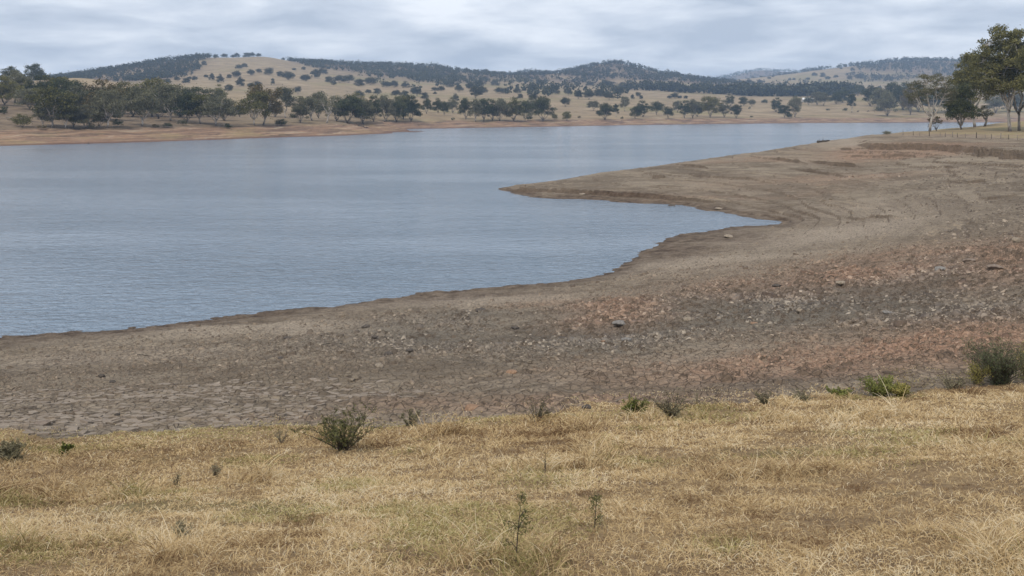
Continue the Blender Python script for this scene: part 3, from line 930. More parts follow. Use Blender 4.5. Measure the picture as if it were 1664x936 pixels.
# ------------------------------------------------------------------ grass (uncountable)
def build_grass():
    r = np.random.default_rng(5)
    N = 0
    pts = []
    for y0, y1, dens in [(3.6, 6.5, 2600), (6.5, 9.5, 2300), (9.5, 13, 1500), (13, 17, 900), (17, 26, 620)]:
        xm = .64 * y1 + 4
        n = int(dens * (y1 - y0) * 2 * xm)
        x = r.uniform(-xm, xm, n); y = r.uniform(y0, y1, n)
        k = np.abs(x) < .60 * y + 3.4
        pts.append(np.stack([x[k], y[k]], -1))
    P = np.concatenate(pts)
    X, Y = P[:, 0], P[:, 1]
    zb = near_height(X, Y, False)
    thr = 4.5 + fbm(X * .5, Y * .5, 4, 81) * .22 + fbm(X * 3, Y * 3, 3, 83) * .07
    edge = zb - thr
    clump = fbm(X * 1.3, Y * 1.3, 4, 101)
    tuss = fbm(X * 3.2, Y * 3.2, 2, 103)
    patch = fbm(X * .33, Y * .33, 3, 105)
    bare = sstep(.16, .42, fbm(X * .45 + 4, Y * .8, 4, 107))
    # worn bare soil patch low on the right
    bx, by, _ = A(1430, 862, 8.0)
    bare = np.maximum(bare * .75, .93 * np.exp(-(((X - bx) / 1.3) ** 2 + ((Y - by) / .42) ** 2)))
    keepp = (1 - bare * .85) * (.55 + .45 * sstep(-.5, .3, clump)) * np.where(edge > 0, 1, .34 * sstep(-.60, 0, edge) * (clump > .05))
    k = r.random(len(X)) < keepp
    X, Y, edge, clump, tuss, patch = X[k], Y[k], edge[k], clump[k], tuss[k], patch[k]
    n = len(X)
    Z = ground(X, Y)
    far = sstep(6, 20, Y)
    ln = (.034 + .030 * r.random(n) + .050 * sstep(.0, .5, clump) * r.random(n) + .065 * sstep(.15, .6, tuss) * r.random(n)) * (1.0 + .20 * far) * (.72 + 1.9 * sstep(.30, .65, fbm(X * .9 + 50, Y * .9, 3, 119)))
    ln *= (.40 + .60 * sstep(-.1, .45, edge)) * r.choice([1, 1, 1, 1.7], n)
    green = np.clip(sstep(.22, .55, fbm(X * .55 + 9, Y * .55, 4, 111)) * .85 + sstep(.45, .0, edge) * .75 * sstep(-.2, .3, fbm(X * .4, Y * .4, 3, 113)), 0, 1)
    pxg, lyg = 832 + F * X / Y, np.log(Y)
    for gx, gy, rx, ry in [(560, 792, 55, .05), (870, 780, 60, .06), (840, 925, 75, .07), (1390, 738, 90, .04), (1240, 742, 60, .03), (1478, 757, 30, .02), (1490, 706, 60, .03),
                           (640, 832, 60, .05), (90, 730, 120, .03), (350, 706, 120, .03), (480, 830, 70, .05), (1050, 750, 60, .03), (1180, 890, 50, .05), (700, 905, 60, .05), (60, 905, 60, .06)]:
        hh = hit(gx, gy, 3.5, 40)
        green = np.maximum(green, .95 * np.exp(-(((pxg - gx) / rx) ** 2 + ((lyg - math.log(hh[1])) / ry) ** 2)))
    green = np.where(r.random(n) < green * .85, .35 + .65 * r.random(n), .08 * r.random(n))
    weedy = sstep(.30, .52, fbm(X * 1.1 + 30, Y * 1.1, 4, 117))
    shade = np.clip(.55 + .28 * r.standard_normal(n) + .36 * patch + .18 * tuss - .25 * np.clip(-clump, 0, 1) - .42 * weedy, 0, 1)
    ang = r.uniform(0, 2 * np.pi, n)
    lean = np.clip(.30 + .80 * r.random(n) + .45 * (r.random(n) < .35), 0, 1.5)
    dx, dy = np.cos(ang), np.sin(ang)
    K = 4
    pos = np.zeros((n, K, 3))
    bend = r.uniform(.0, .9, n)
    side = r.normal(0, .40, n)
    x = np.zeros(n); z = np.zeros(n); sd_ = np.zeros(n)
    for j in range(K):
        pos[:, j, 0] = X + dx * x - dy * sd_
        pos[:, j, 1] = Y + dy * x + dx * sd_
        pos[:, j, 2] = Z - .006 + z
        a = lean * (.55 + .25 * j) + bend * j * .35
        x = x + np.sin(a) * ln / (K - 1); z = z + np.cos(a) * ln / (K - 1); sd_ = sd_ + side * ln * j / (K - 1)
    pos[:, :, 2] = np.maximum(pos[:, :, 2], Z[:, None] + .004 + .02 * r.random(n)[:, None] * (np.arange(K) > 0))
    rad = (.0011 + .0011 * r.random(n)) * (1 + 1.5 * far)
    radii = rad[:, None] * np.array([1.0, .95, .75, .25])[None]
    hc = bpy.data.hair_curves.new("dry_grass")
    hc.add_curves([K] * n)
    hc.attributes["position"].data.foreach_set("vector", pos.astype(np.float32).ravel())
    ra = hc.attributes.get("radius") or hc.attributes.new("radius", "FLOAT", "POINT")
    ra.data.foreach_set("value", radii.astype(np.float32).ravel())
    for nm, v in (("shade", shade), ("green", green)):
        at = hc.attributes.new(nm, "FLOAT", "CURVE")
        at.data.foreach_set("value", v.astype(np.float32))
    hc.materials.append(M["blade"])
    o = link("dry_grass", hc)
    tag(o, "short straw-coloured dry grass with greenish patches covering the near slope", "grass", kind="stuff")
    print("grass blades", n)


build_grass()

# ------------------------------------------------------------------ bed detail: mud plates, loose stones, rocks
def clip_poly(poly, mid, nrm):
    out = []
    n = len(poly)
    for i in range(n):
        a, c = poly[i], poly[(i + 1) % n]
        da = (a[0] - mid[0]) * nrm[0] + (a[1] - mid[1]) * nrm[1]
        dc = (c[0] - mid[0]) * nrm[0] + (c[1] - mid[1]) * nrm[1]
        if da <= 0: out.append(a)
        if (da < 0 < dc) or (dc < 0 < da):
            t = da / (da - dc)
            out.append((a[0] + (c[0] - a[0]) * t, a[1] + (c[1] - a[1]) * t))
    return out


def build_plates():
    r = np.random.default_rng(21)
    # uneven spacing: mud shrinks into plates of very different sizes
    cand = np.stack([r.uniform(-19, 1, 26000), r.uniform(17.2, 29, 26000)], -1)
    sepm = .070 + .075 * (fbm(cand[:, 0] * .4, cand[:, 1] * .4, 3, 19) * .5 + .5) + .055 * r.random(26000)
    cell, pts = {}, []
    for (x, y), sm in zip(cand, sepm):
        ci, cj = int(math.floor(x / .45)), int(math.floor(y / .45))
        if all(math.hypot((x - a) * .95, (y - c) * .75) > sm for di in (-1, 0, 1) for dj in (-1, 0, 1) for a, c in cell.get((ci + di, cj + dj), ())):
            cell.setdefault((ci, cj), []).append((x, y)); pts.append((x, y))
    pts = np.array(pts)
    px = 832 + F * pts[:, 0] / pts[:, 1]
    zb = near_height(pts[:, 0], pts[:, 1], False)
    ly = np.log(pts[:, 1])
    wgt = sstep(4.52, 4.40, zb) * np.maximum(np.exp(-(((px - 170) / 330) ** 2 + ((ly - math.log(20.6)) / .16) ** 2) ** 2),
                                             .55 * np.exp(-(((px - 250) / 420) ** 2 + ((ly - math.log(25)) / .16) ** 2) ** 2))
    wgt = wgt * np.clip(.05 + 1.35 * (fbm(pts[:, 0] * .3, pts[:, 1] * .3, 3, 23) * .5 + .5), 0, 1)
    sel = np.where((r.random(len(pts)) < wgt) & (px > -90) & (px < 720))[0]
    polys = []
    for i in sel:
        p = pts[i]
        d = np.hypot(*(pts - p).T)
        nb_ = np.where((d > 1e-6) & (d < .8))[0]
        poly = [(p[0] - .4, p[1] - .4), (p[0] + .4, p[1] - .4), (p[0] + .4, p[1] + .4), (p[0] - .4, p[1] + .4)]
        gap = r.uniform(.003, .012)
        for k in nb_[np.argsort(d[nb_])][:16]:
            q = pts[k]; v = (q - p) / d[k]
            mid = (p + q) / 2 - v * gap
            poly = clip_poly(poly, mid, v)
            if len(poly) < 3: break
        if len(poly) >= 3: polys.append((p, poly))
    polys.sort(key=lambda t: t[0][1])
    parts, rest = polys[:290], polys[290:]
    zc = ground(np.array([p[0][0] for p in polys]), np.array([p[0][1] for p in polys]))

    def slab(c, poly, z0, th):
        n = len(poly)
        tilt = r.normal(0, .075, 2)
        vt, vm, vb = [], [], []
        for (x, y) in poly:
            dx, dy = x - c[0], y - c[1]
            zt = tilt[0] * dx + tilt[1] * dy
            curl = .012 * r.random()
            vt.append((dx * .93, dy * .93, zt + th + curl)); vm.append((dx, dy, zt + th * .62 + curl)); vb.append((dx * 1.0, dy * 1.0, -.07))
        V = vt + vm + vb + [(0, 0, th * .85)]
        Fc = [(i, (i + 1) % n, 3 * n) for i in range(n)]
        for lo, hi in ((n, 0), (2 * n, n)):
            Fc += [(lo + i, lo + (i + 1) % n, hi + (i + 1) % n, hi + i) for i in range(n)]
        return V, Fc

    for i, (c, poly) in enumerate(parts):
        V, Fc = slab(c, poly, 0, r.uniform(.004, .018))
        sl = (ground1(c[0], c[1] + .2) - ground1(c[0], c[1] - .2)) / .4
        o = link("mud_plate", mesh_np("mud_plate", V, Fc, [M["plate"]]), GND["exposed_lakebed"], (c[0], c[1], zc[i]))
        o.rotation_euler = (math.atan(sl), 0, 0)
    VV, FF = [], []
    for i, (c, poly) in enumerate(rest):
        V, Fc = slab(c, poly, 0, r.uniform(.003, .015))
        off = len(VV)
        VV += [(x + c[0], y + c[1], z + zc[len(parts) + i] - .15 * y) for x, y, z in V]
        FF += [tuple(k + off for k in f) for f in Fc]
    if VV:
        o = link("mud_crust", mesh_np("mud_crust", VV, FF, [M["plate"]]), GND["exposed_lakebed"])
        o["kind"] = "stuff"
    print("plates", len(parts), len(rest))


build_plates()


def build_stones():
    r = np.random.default_rng(31)
    n = 330000
    px = r.uniform(-80, 1760, n); py = r.uniform(262, 712, n)
    Y = 8.2 * F / (py - HY)
    X = (px - 832) / F * Y
    zb = near_height(X, Y, False)
    red, rub, pale = bank_masks(X, Y)
    px = 832 + F * X / Y
    rough_right = .45 * sstep(1380, 1560, px) * sstep(36, 50, Y) * sstep(150, 110, Y)
    clus = fbm(X * .35, Y * .35, 3, 37)
    dens = np.clip(rub * .75 + red * .60 + rough_right + .12 + .08 * sstep(600, 200, px) * sstep(3.0, 3.8, zb), 0, 1) * sstep(-.35, .35, clus) * (1 - .6 * pale)
    dens *= sstep(4.7, 4.4, zb) * sstep(.15, .6, zb) * np.where(Y > 60, .55, 1)
    k = r.random(n) < dens * .95
    X, Y, red, rub = X[k], Y[k], red[k], np.clip(rub + rough_right, 0, 1)[k]
    n = len(X)
    Z = ground(X, Y)
    size = Y / F * np.exp(r.normal(.50, .52, n)) * (1 + .35 * rub)
    size = np.clip(size, .015, .21)
    K = 5
    a = (np.arange(K)[None] + r.uniform(-.32, .32, (n, K))) * 2 * np.pi / K + r.uniform(0, 6.28, n)[:, None]
    el = r.uniform(.45, 1, n)[:, None]
    rot = r.uniform(-.7, .7, n)[:, None]
    rad = size[:, None] * r.uniform(.75, 1.25, (n, K))
    bx, by = np.cos(a) * rad, np.sin(a) * rad * el
    bx, by = bx * np.cos(rot) - by * np.sin(rot), bx * np.sin(rot) + by * np.cos(rot)
    th = size * r.uniform(.12, .62, n)
    tx, ty = r.normal(0, .28, (2, n))
    V = np.zeros((n, 2 * K, 3))
    V[:, :K, 0] = X[:, None] + bx; V[:, :K, 1] = Y[:, None] + by
    V[:, :K, 2] = (Z - .45 * size)[:, None]
    sh = r.uniform(.55, .9, (n, 1))
    V[:, K:, 0] = X[:, None] + bx * sh; V[:, K:, 1] = Y[:, None] + by * sh
    V[:, K:, 2] = (Z + th * .75)[:, None] + bx * tx[:, None] + by * ty[:, None]
    tri = [(i, (i + 1) % K, K + (i + 1) % K) for i in range(K)] + [(i, K + (i + 1) % K, K + i) for i in range(K)] + [(K, K + i, K + i + 1) for i in range(1, K - 1)]
    Fc = (np.arange(n)[:, None, None] * 2 * K + np.array(tri)[None]).reshape(-1, 3)
    me = mesh_np("loose_stones", V.reshape(-1, 3), Fc, [M["stone"]])
    set_attr(me, "red", np.repeat(red, 2 * K)); set_attr(me, "rubble", np.repeat(rub, 2 * K))
    o = link("loose_stones", me)
    tag(o, "loose grey and reddish stones and clods strewn over the exposed lakebed", "stones", kind="stuff")
    print("stones", n)


build_stones()

M["rock_dark"] = mat_rock("dark_brown_rock", (.050, .042, .036), (.125, .105, .088))
M["rock_tan"] = mat_rock("tan_rock", (.19, .155, .115), (.34, .285, .22))
M["rock_orange"] = mat_rock("orange_rock", (.20, .12, .075), (.36, .235, .15))
M["rock_grey"] = mat_rock("grey_rock", (.13, .122, .112), (.29, .272, .248))
M["clod"] = mat_rock("brown_clod", (.15, .115, .09), (.27, .215, .17))


def rock_mesh(seed, flat, slabby):
    bm = bmesh.new()
    bmesh.ops.create_icosphere(bm, subdivisions=2, radius=.5)
    r = random.Random(seed)
    planes = [(Vector((r.gauss(0, 1), r.gauss(0, 1), r.gauss(0, .7))).normalized(), r.uniform(.26, .42)) for _ in range(7 + slabby)]
    for v in bm.verts:
        for nrm, d in planes:
            e = v.co.dot(nrm) - d
            if e > 0: v.co -= nrm * e * .92
        v.co *= 1 + r.uniform(-.04, .04)
    xs = [v.co.x for v in bm.verts]; zs = [v.co.z for v in bm.verts]
    s = 1 / (max(xs) - min(xs)); zs_ = flat / (max(zs) - min(zs))
    for v in bm.verts: v.co = Vector((v.co.x * s, v.co.y * s, v.co.z * zs_))
    me = bpy.data.meshes.new("rock"); bm.to_mesh(me); bm.free()
    return me


ROCKS = [  # px, py (base centre), width px, height/width, material, label
    (768, 665, 30, .38, "rock_orange", "broad orange-brown rock just above the grass edge, left of the middle"),
    (678, 673, 13, .6, "rock_tan", "small yellowish rock behind the little grey-green shrub"),
    (616, 596, 15, .55, "rock_tan", "rounded tan stone on the grey cracked bed above the dark spiky shrub"),
    (572, 617, 9, .6, "rock_tan", "small pale stone below and left of the rounded tan stone"),
    (165, 613, 12, .55, "rock_dark", "dark rounded rock on the grey mud at the far left"),
    (183, 622, 10, .6, "rock_dark", "smaller dark rock just right of the far left dark rock"),
    (456, 584, 11, .5, "rock_dark", "dark rock left of the rubble band on the grey bed"),
    (466, 551, 14, .35, "rock_dark", "low dark rock near the pale strand line at left"),
    (630, 576, 15, .45, "rock_dark", "dark wedge-shaped rock above the rounded tan stone"),
    (665, 571, 13, .45, "rock_dark", "dark flat rock right of the dark wedge-shaped rock"),
    (595, 532, 17, .35, "rock_dark", "low dark hump near the water left of the middle"),
    (608, 549, 11, .4, "rock_dark", "small dark rock below the low dark hump"),
    (780, 504, 18, .4, "rock_dark", "dark brown hump nearest the water in the middle"),
    (832, 606, 18, .35, "rock_orange", "flat orange stone in the grey rubble at the middle"),
    (1117, 521, 14, .6, "rock_tan", "rounded tan boulder in the dark rubble band"),
    (1007, 530, 24, .40, "rock_grey", "large angular grey slab in the rubble band, left of the tan boulder"),
    (1018, 553, 17, .35, "rock_grey", "flat grey stone below the large angular grey slab"),
    (981, 556, 8, .35, "rock_orange", "small orange chip left of the flat grey stone"),
    (913, 549, 14, .4, "rock_dark", "dark slab in the rubble left of the angular grey slab"),
    (837, 534, 14, .35, "rock_dark", "dark brown rock at the left end of the rubble band"),
    (1366, 464, 15, .45, "rock_tan", "pale flat stone in the middle of the right rubble slope"),
    (1299, 508, 11, .65, "rock_tan", "round pale stone in the dark rubble below the pale flat stone"),
    (1225, 526, 13, .3, "rock_orange", "thin orange-tinged stone right of the tan boulder"),
    (1262, 466, 15, .3, "rock_dark", "dark slab left of the pale flat stone"),
    (1443, 510, 13, .4, "rock_grey", "light grey stone in the right part of the rubble"),
    (1528, 440, 19, .5, "rock_grey", "squarish grey boulder on the reddish slope at right"),
    (1651, 393, 13, .8, "rock_tan", "upright tan rock near the right edge above the red mound"),
    (1618, 437, 24, .35, "clod", "reddish brown slab at the foot of the red mound"),
    (1575, 424, 22, .35, "clod", "broad brown clod left of the red mound"),
    (124, 671, 10, .6, "clod", "small tipped clod standing on the cracked mud at left"),
    (190, 674, 9, .5, "rock_dark", "small black rock on the cracked mud right of the tipped clod"),
    (66, 692, 30, .42, "clod", "tilted brown mud block at the grass edge, far left"),
    (954, 664, 15, .6, "rock_dark", "dark reddish rock at the grass edge left of the green shrub"),
    (1167, 340, 12, .35, "rock_tan", "pale stone on the spit shore at the cove mouth"),
    (946, 315, 10, .35, "rock_tan", "pale stone on the step of the spit near its tip"),
    (1092, 336, 13, .4, "rock_dark", "dark rock at the waterline on the near side of the spit"),
    (1184, 386, 15, .4, "rock_tan", "pale block on the wet red mud beside the cove"),
]
for i, (px_, py_, w_, fl, mt, lab) in enumerate(ROCKS):
    h_ = hit(px_, py_)
    if h_ is None: continue
    s_ = w_ * h_[1] / F
    me = rock_mesh(100 + i, fl, i % 4)
    me.materials.append(M[mt])
    o = link("rock", me, loc=(h_[0], h_[1], h_[2] + .28 * fl * s_))
    o.scale = (s_, s_, s_)
    o.rotation_euler = (0, 0, (i * 1.7) % .8 - .4)
    tag(o, lab, "rock", "rocks on the exposed bed")


# ------------------------------------------------------------------ tubes, leaves
class Geo:
    def __init__(s): s.v = []; s.f = []; s.n = 0
    def tube(s, pts, rad, k=6):
        pts = [Vector(p) for p in pts]
        n = len(pts)
        ring0 = s.n
        for i, p in enumerate(pts):
            d = (pts[min(i + 1, n - 1)] - pts[max(i - 1, 0)])
            d = d.normalized() if d.length > 1e-9 else Vector((0, 0, 1))
            a = d.orthogonal().normalized() if abs(d.z) < .9 else Vector((1, 0, 0)).cross(d).normalized()
            c = d.cross(a)
            for j in range(k):
                t = 2 * math.pi * j / k
                q = p + (a * math.cos(t) + c * math.sin(t)) * rad[i]
                s.v.append((q.x, q.y, q.z))
        for i in range(n - 1):
            for j in range(k):
                b0 = ring0 + i * k; b1 = b0 + k
                s.f.append((b0 + j, b0 + (j + 1) % k, b1 + (j + 1) % k, b1 + j))
        s.n += n * k
    def mesh(s, name, mat):
        return mesh_np(name, np.array(s.v), np.array(s.f), [mat], smooth=True)


def bez(a, b, c, n):
    a, b, c = Vector(a), Vector(b), Vector(c)
    return [a * (1 - t) ** 2 + b * 2 * t * (1 - t) + c * t * t for t in [i / (n - 1) for i in range(n)]]


def leaf_quads(cen, length, width, r, droop=.5):
    n = len(cen)
    d = r.normal(0, 1, (n, 3)); d[:, 2] -= droop
    d /= np.linalg.norm(d, axis=1)[:, None]
    u = r.normal(0, 1, (n, 3)); u -= (u * d).sum(1)[:, None] * d
    u /= np.linalg.norm(u, axis=1)[:, None]
    L = length * r.uniform(.6, 1.3, n)[:, None]; Wd = width * r.uniform(.6, 1.3, n)[:, None]
    V = np.stack([cen - d * L * .5, cen + u * Wd * .5 - d * L * .05, cen + d * L * .5, cen - u * Wd * .5 - d * L * .05], 1)
    return V.reshape(-1, 3), np.arange(4 * n).reshape(n, 4)


def make_tree_meshes(seed, H=14.0, th=.3, rx=.36, rz=.34, cz=.66, limbs=5, clumps=16, lp=120, leaf=(.50, .34), rc=.13, trunk_r=.022, lean=.04, bark="bark_grey", shell=.55, flat=.62, fork=1):
    r = np.random.default_rng(seed)
    g = Geo()
    fork_p = Vector((r.normal(0, lean) * H, r.normal(0, lean) * H, th * H))
    R = trunk_r * H
    g.tube([(0, 0, -.4), (0, 0, .02 * H), fork_p * .5 + Vector((r.normal(0, .1), r.normal(0, .1), 0)), fork_p], [R * 1.5, R * 1.15, R * .95, R * .82], 8)
    # limbs fan out from the fork
    limb_paths = []
    for i in range(limbs):
        az = 2 * math.pi * (i + r.uniform(-.25, .25)) / limbs
        sp = r.uniform(.35, .80)
        tip = Vector((math.cos(az) * rx * H * sp, math.sin(az) * rx * H * sp, (cz + rz * r.uniform(.15, .62) * (1.1 - .4 * sp)) * H))
        midp = fork_p.lerp(tip, .45) + Vector((math.cos(az), math.sin(az), -.6)) * rx * H * .16
        st = fork_p.lerp(Vector((0, 0, th * H * .62)), r.uniform(0, .8) if fork else 0)
        path = bez(st, midp, tip, 7)
        for k in range(1, 6): path[k] += Vector(r.normal(0, .012 * H, 3))
        rad = [R * .62 * (1 - t) ** .8 + R * .09 for t in np.linspace(0, 1, 7)]
        g.tube(path, rad, 6)
        limb_paths.append(path)
    cen = []
    tries = 0
    while len(cen) < clumps and tries < 4000:
        tries += 1
        d = r.normal(0, 1, 3); d /= np.linalg.norm(d)
        rr = shell + (1 - shell) * r.random() ** .7 if r.random() < .8 else r.uniform(.1, .6)
        if d[2] < -.55: continue
        c = np.array([d[0] * rx * rr, d[1] * rx * rr, cz + d[2] * rz * rr]) * H
        c[2] = max(c[2], .06 * H)
        if all(np.linalg.norm(c - q) > rc * H * .85 for q in cen): cen.append(c)
    P = []
    for c in cen:
        best, bd = None, 1e9
        for path in limb_paths:
            for k in range(2, 7):
                dd = (Vector(c) - path[k]).length + (0 if path[k].z < c[2] else 1.5)
                if dd < bd: bd, best = dd, path[k]
        cv = Vector(c)
        m = best.lerp(cv, .5) + Vector((0, 0, -.05 * bd))
        g.tube(bez(best, m, cv, 4), [R * .22, R * .16, R * .11, R * .05], 4)
        s = rc * H * r.uniform(.75, 1.35)
        nl = int(lp * (s / (rc * H)) ** 2)
        q = r.normal(0, 1, (nl, 3)); q /= np.linalg.norm(q, axis=1)[:, None]
        q *= (r.random(nl) ** .45)[:, None] * s
        q[:, 2] *= flat
        q[:, :2] *= r.uniform(.85, 1.25)
        P.append(q + c)
        # a few ragged sprays outside the clump
        k = nl // 8
        q2 = r.normal(0, .62, (k, 3)) * s; q2[:, 2] *= .7
        P.append(q2 + c)
    P = np.concatenate(P)
    P[:, 2] = np.maximum(P[:, 2], .25)
    V, Fc = leaf_quads(P, leaf[0], leaf[1], r)
    crown = mesh_np("crown", V, Fc, [M["leaf_olive"]])
    trunk = g.mesh("trunk", M[bark])
    w = np.percentile(P[:, 0], 98.5) - np.percentile(P[:, 0], 1.5)
    h = np.percentile(P[:, 2], 99)
    return trunk, crown, w, h


PROTO = {}
def protos():
    for s in range(4):
        PROTO["open", s] = make_tree_meshes(200 + s, th=.20, rx=.42, rz=.42, cz=.55, limbs=6, clumps=34, lp=140, bark="bark_pale", trunk_r=.021)
    for s in range(4):
        PROTO["tall", s] = make_tree_meshes(220 + s, th=.20, rx=.30, rz=.44, cz=.53, limbs=4, clumps=26, lp=140, rc=.115, bark="bark_pale", trunk_r=.018)
    for s in range(4):
        PROTO["full", s] = make_tree_meshes(240 + s, th=.07, rx=.40, rz=.47, cz=.49, limbs=6, clumps=34, lp=150, shell=.45, trunk_r=.02)
    for s in range(4):
        PROTO["round", s] = make_tree_meshes(260 + s, H=11, th=.14, rx=.44, rz=.42, cz=.56, limbs=5, clumps=28, lp=130, rc=.17, shell=.45, trunk_r=.024, flat=.8)
    for s in range(3):
        PROTO["bush", s] = make_tree_meshes(280 + s, H=4, th=.06, rx=.55, rz=.46, cz=.48, limbs=6, clumps=20, lp=70, rc=.18, shell=.4, leaf=(.26, .17), trunk_r=.012, flat=.85)
    for s in range(3):
        PROTO["bare", s] = make_tree_meshes(290 + s, th=.28, rx=.38, rz=.34, cz=.64, limbs=6, clumps=20, lp=34, rc=.10, bark="bark_pale", trunk_r=.02, shell=.7)


protos()
TREE_COUNT = 0


def place_tree(loc, h_m, w_m, kind, leafm, label, group, name="gum_tree", cat="tree", variant=None, sink=None):
    global TREE_COUNT
    if sink is None: sink = .15 + max(0, loc[1] - 900) * .0008 + (.13 * h_m if loc[1] > 1150 else 0)
    if kind == "round": w_m = min(w_m, 1.25 * h_m)
    nv = max(k[1] for k in PROTO if k[0] == kind) + 1
    v = TREE_COUNT % nv if variant is None else variant
    trunk, crown, pw, ph = PROTO[kind, v]
    e = bpy.data.objects.new(name, None)
    COL.objects.link(e)
    e.empty_display_size = .5
    s = h_m / ph
    w_m = w_m * (1.18 if loc[1] < 520 else 1.0)
    sxy = max(.55 * s, min(1.7 * s, w_m / pw))
    e.location = (loc[0], loc[1], loc[2] - sink)
    e.scale = (sxy, sxy, s)
    e.rotation_euler = (0, 0, (TREE_COUNT * 2.39996) % 6.283)
    for nm, me in (("trunk", trunk), ("crown", crown)):
        o = link(nm, me, e)
        if nm == "crown":
            o.material_slots[0].link = "OBJECT"
            o.material_slots[0].material = M["leaf_" + leafm]
    tag(e, label, cat, group)
    TREE_COUNT += 1
    return e


ORD = ["first", "second", "third", "fourth", "fifth", "sixth", "seventh", "eighth", "ninth", "tenth", "eleventh", "twelfth", "thirteenth",
       "fourteenth", "fifteenth", "sixteenth", "seventeenth", "eighteenth", "nineteenth", "twentieth", "twenty-first", "twenty-second", "twenty-third", "twenty-fourth"]
LOOK = {"open": "spreading", "tall": "slender", "full": "dense", "round": "rounded", "bush": "low", "bare": "sparse"}
TINT = {"olive": "olive-green", "grey": "grey-green", "dark": "dark-green", "russet": "russet-tinged", "far": "dark"}


def tree_row(group, place, specs, y0=120, y1=6000, crest_range=None, word="gum tree", name="gum_tree", cat="tree"):
    """specs: px, py of base, height px, width px, kind, leaf"""
    specs = sorted(specs)
    n = len(specs)
    for i, (px, py, h, w, kind, lf) in enumerate(specs):
        loc = crest(px, *crest_range) if crest_range else hit(px, py, y0, y1)
        if loc is None:
            loc = crest(px, 1200, 2700)
        k = loc[1] / F
        od = "leftmost" if i == 0 else ("rightmost" if i == n - 1 else ORD[i] + " from the left")
        lab = f"{LOOK[kind]} {TINT[lf]} {word}, {od} of {n} {place}"
        place_tree(loc, h * k, w * k, kind, lf, lab, group, name, cat)


# --- left bank
tree_row("gum trees in front on the left bank", "on the left bank waterfront", [
    (85, 208, 66, 58, "open", "olive"), (70, 207, 35, 24, "tall", "grey"), (106, 209, 37, 24, "tall", "olive"), (120, 207, 33, 24, "full", "olive"),
    (139, 208.5, 38, 27, "full", "grey"), (161, 207, 31, 23, "full", "olive"), (174, 208, 62, 42, "open", "grey"), (231, 205, 62, 45, "open", "grey"),
    (277, 197, 60, 50, "open", "grey"), (303, 200, 46, 36, "full", "dark"), (325, 201, 48, 40, "open", "olive"), (351, 204.5, 49, 42, "open", "grey")], word="gum")
tree_row("gum trees behind on the left bank", "in the left bank back row", [
    (8, 171, 46, 40, "full", "olive"), (24, 167, 52, 34, "open", "grey"), (38, 169, 39, 38, "full", "olive"), (62, 172, 48, 40, "full", "dark"), (92, 172, 48, 45, "open", "olive"),
    (110, 182, 52, 40, "full", "dark"), (125, 190, 50, 40, "full", "grey"), (152, 188, 44, 36, "full", "dark"), (168, 195, 64, 50, "full", "russet"), (198, 190, 56, 42, "full", "olive"), (214, 190, 48, 40, "full", "dark"),
    (247, 190, 62, 48, "open", "olive"), (258, 193, 42, 40, "full", "dark"), (290, 191, 44, 42, "full", "dark"), (314, 184, 42, 36, "full", "dark"), (338, 190, 44, 40, "full", "grey"), (354, 172, 34, 25, "tall", "olive"), (366, 196, 34, 26, "full", "grey"), (48, 178, 34, 30, "full", "grey"), (78, 190, 36, 34, "full", "dark"), (180, 184, 44, 36, "full", "olive"), (228, 186, 44, 40, "full", "dark"), (272, 182, 42, 38, "full", "grey")], word="gum")
tree_row("gum trees around the middle of the left shore", "on the left shore past the gap", [
    (413, 204, 55, 38, "open", "olive"), (428, 203, 65, 44, "open", "russet"), (464, 192, 50, 34, "tall", "grey"), (446, 190, 26, 26, "full", "grey"), (390, 190, 18, 20, "round", "dark"), (488, 200, 38, 27, "full", "grey"),
    (507, 196, 44, 36, "open", "grey"), (531, 200, 48, 32, "bare", "grey"), (547, 197, 40, 34, "full", "grey"), (568, 201, 46, 38, "full", "dark"), (590, 201, 38, 30, "full", "grey"), (607, 198, 42, 30, "full", "dark"),
    (625, 198, 42, 32, "full", "grey"), (644, 198, 40, 32, "full", "dark"), (668, 198, 42, 33, "full", "dark"), (655, 194, 38, 30, "full", "olive"), (582, 192, 40, 32, "full", "olive"), (518, 192, 42, 30, "full", "dark")], word="gum")
tree_row("gum trees on the far shore left of the middle", "around the green flat", [
    (694, 185, 25, 15, "full", "dark"), (712, 184, 24, 18, "full", "dark"), (722, 187, 22, 14, "full", "dark"), (736, 184, 26, 22, "full", "grey"), (756, 194, 34, 22, "full", "dark"), (773, 198, 36, 22, "tall", "grey"), (786, 197, 36, 26, "full", "dark"),
    (800, 196, 33, 24, "full", "dark"), (813, 197, 36, 28, "full", "grey"), (836, 197, 38, 30, "full", "olive"), (852, 192, 28, 20, "full", "dark"), (864, 190, 32, 20, "full", "grey"), (882, 197, 40, 36, "full", "dark"),
    (901, 195, 10, 10, "round", "olive"), (921, 197, 16, 12, "full", "olive")], word="gum")
tree_row("gum trees on the far shore in the middle", "along the middle far shore", [
    (983, 195, 27, 24, "full", "dark"), (974, 189, 9, 10, "round", "dark"), (1001, 190, 21, 10, "tall", "dark"), (1033, 193, 20, 20, "round", "dark"), (1045, 190, 26, 24, "full", "dark"), (1067, 187, 22, 20, "round", "dark"),
    (1086, 193, 20, 17, "round", "dark"), (1101, 183, 19, 13, "full", "grey"), (1112, 192, 28, 18, "full", "dark"), (1125, 192, 30, 20, "full", "grey"), (1134, 190, 24, 16, "full", "dark"), (1154, 191, 34, 27, "full", "olive"), (1177, 191, 28, 17, "full", "grey"),
    (1197, 192, 22, 18, "full", "dark")], word="gum")
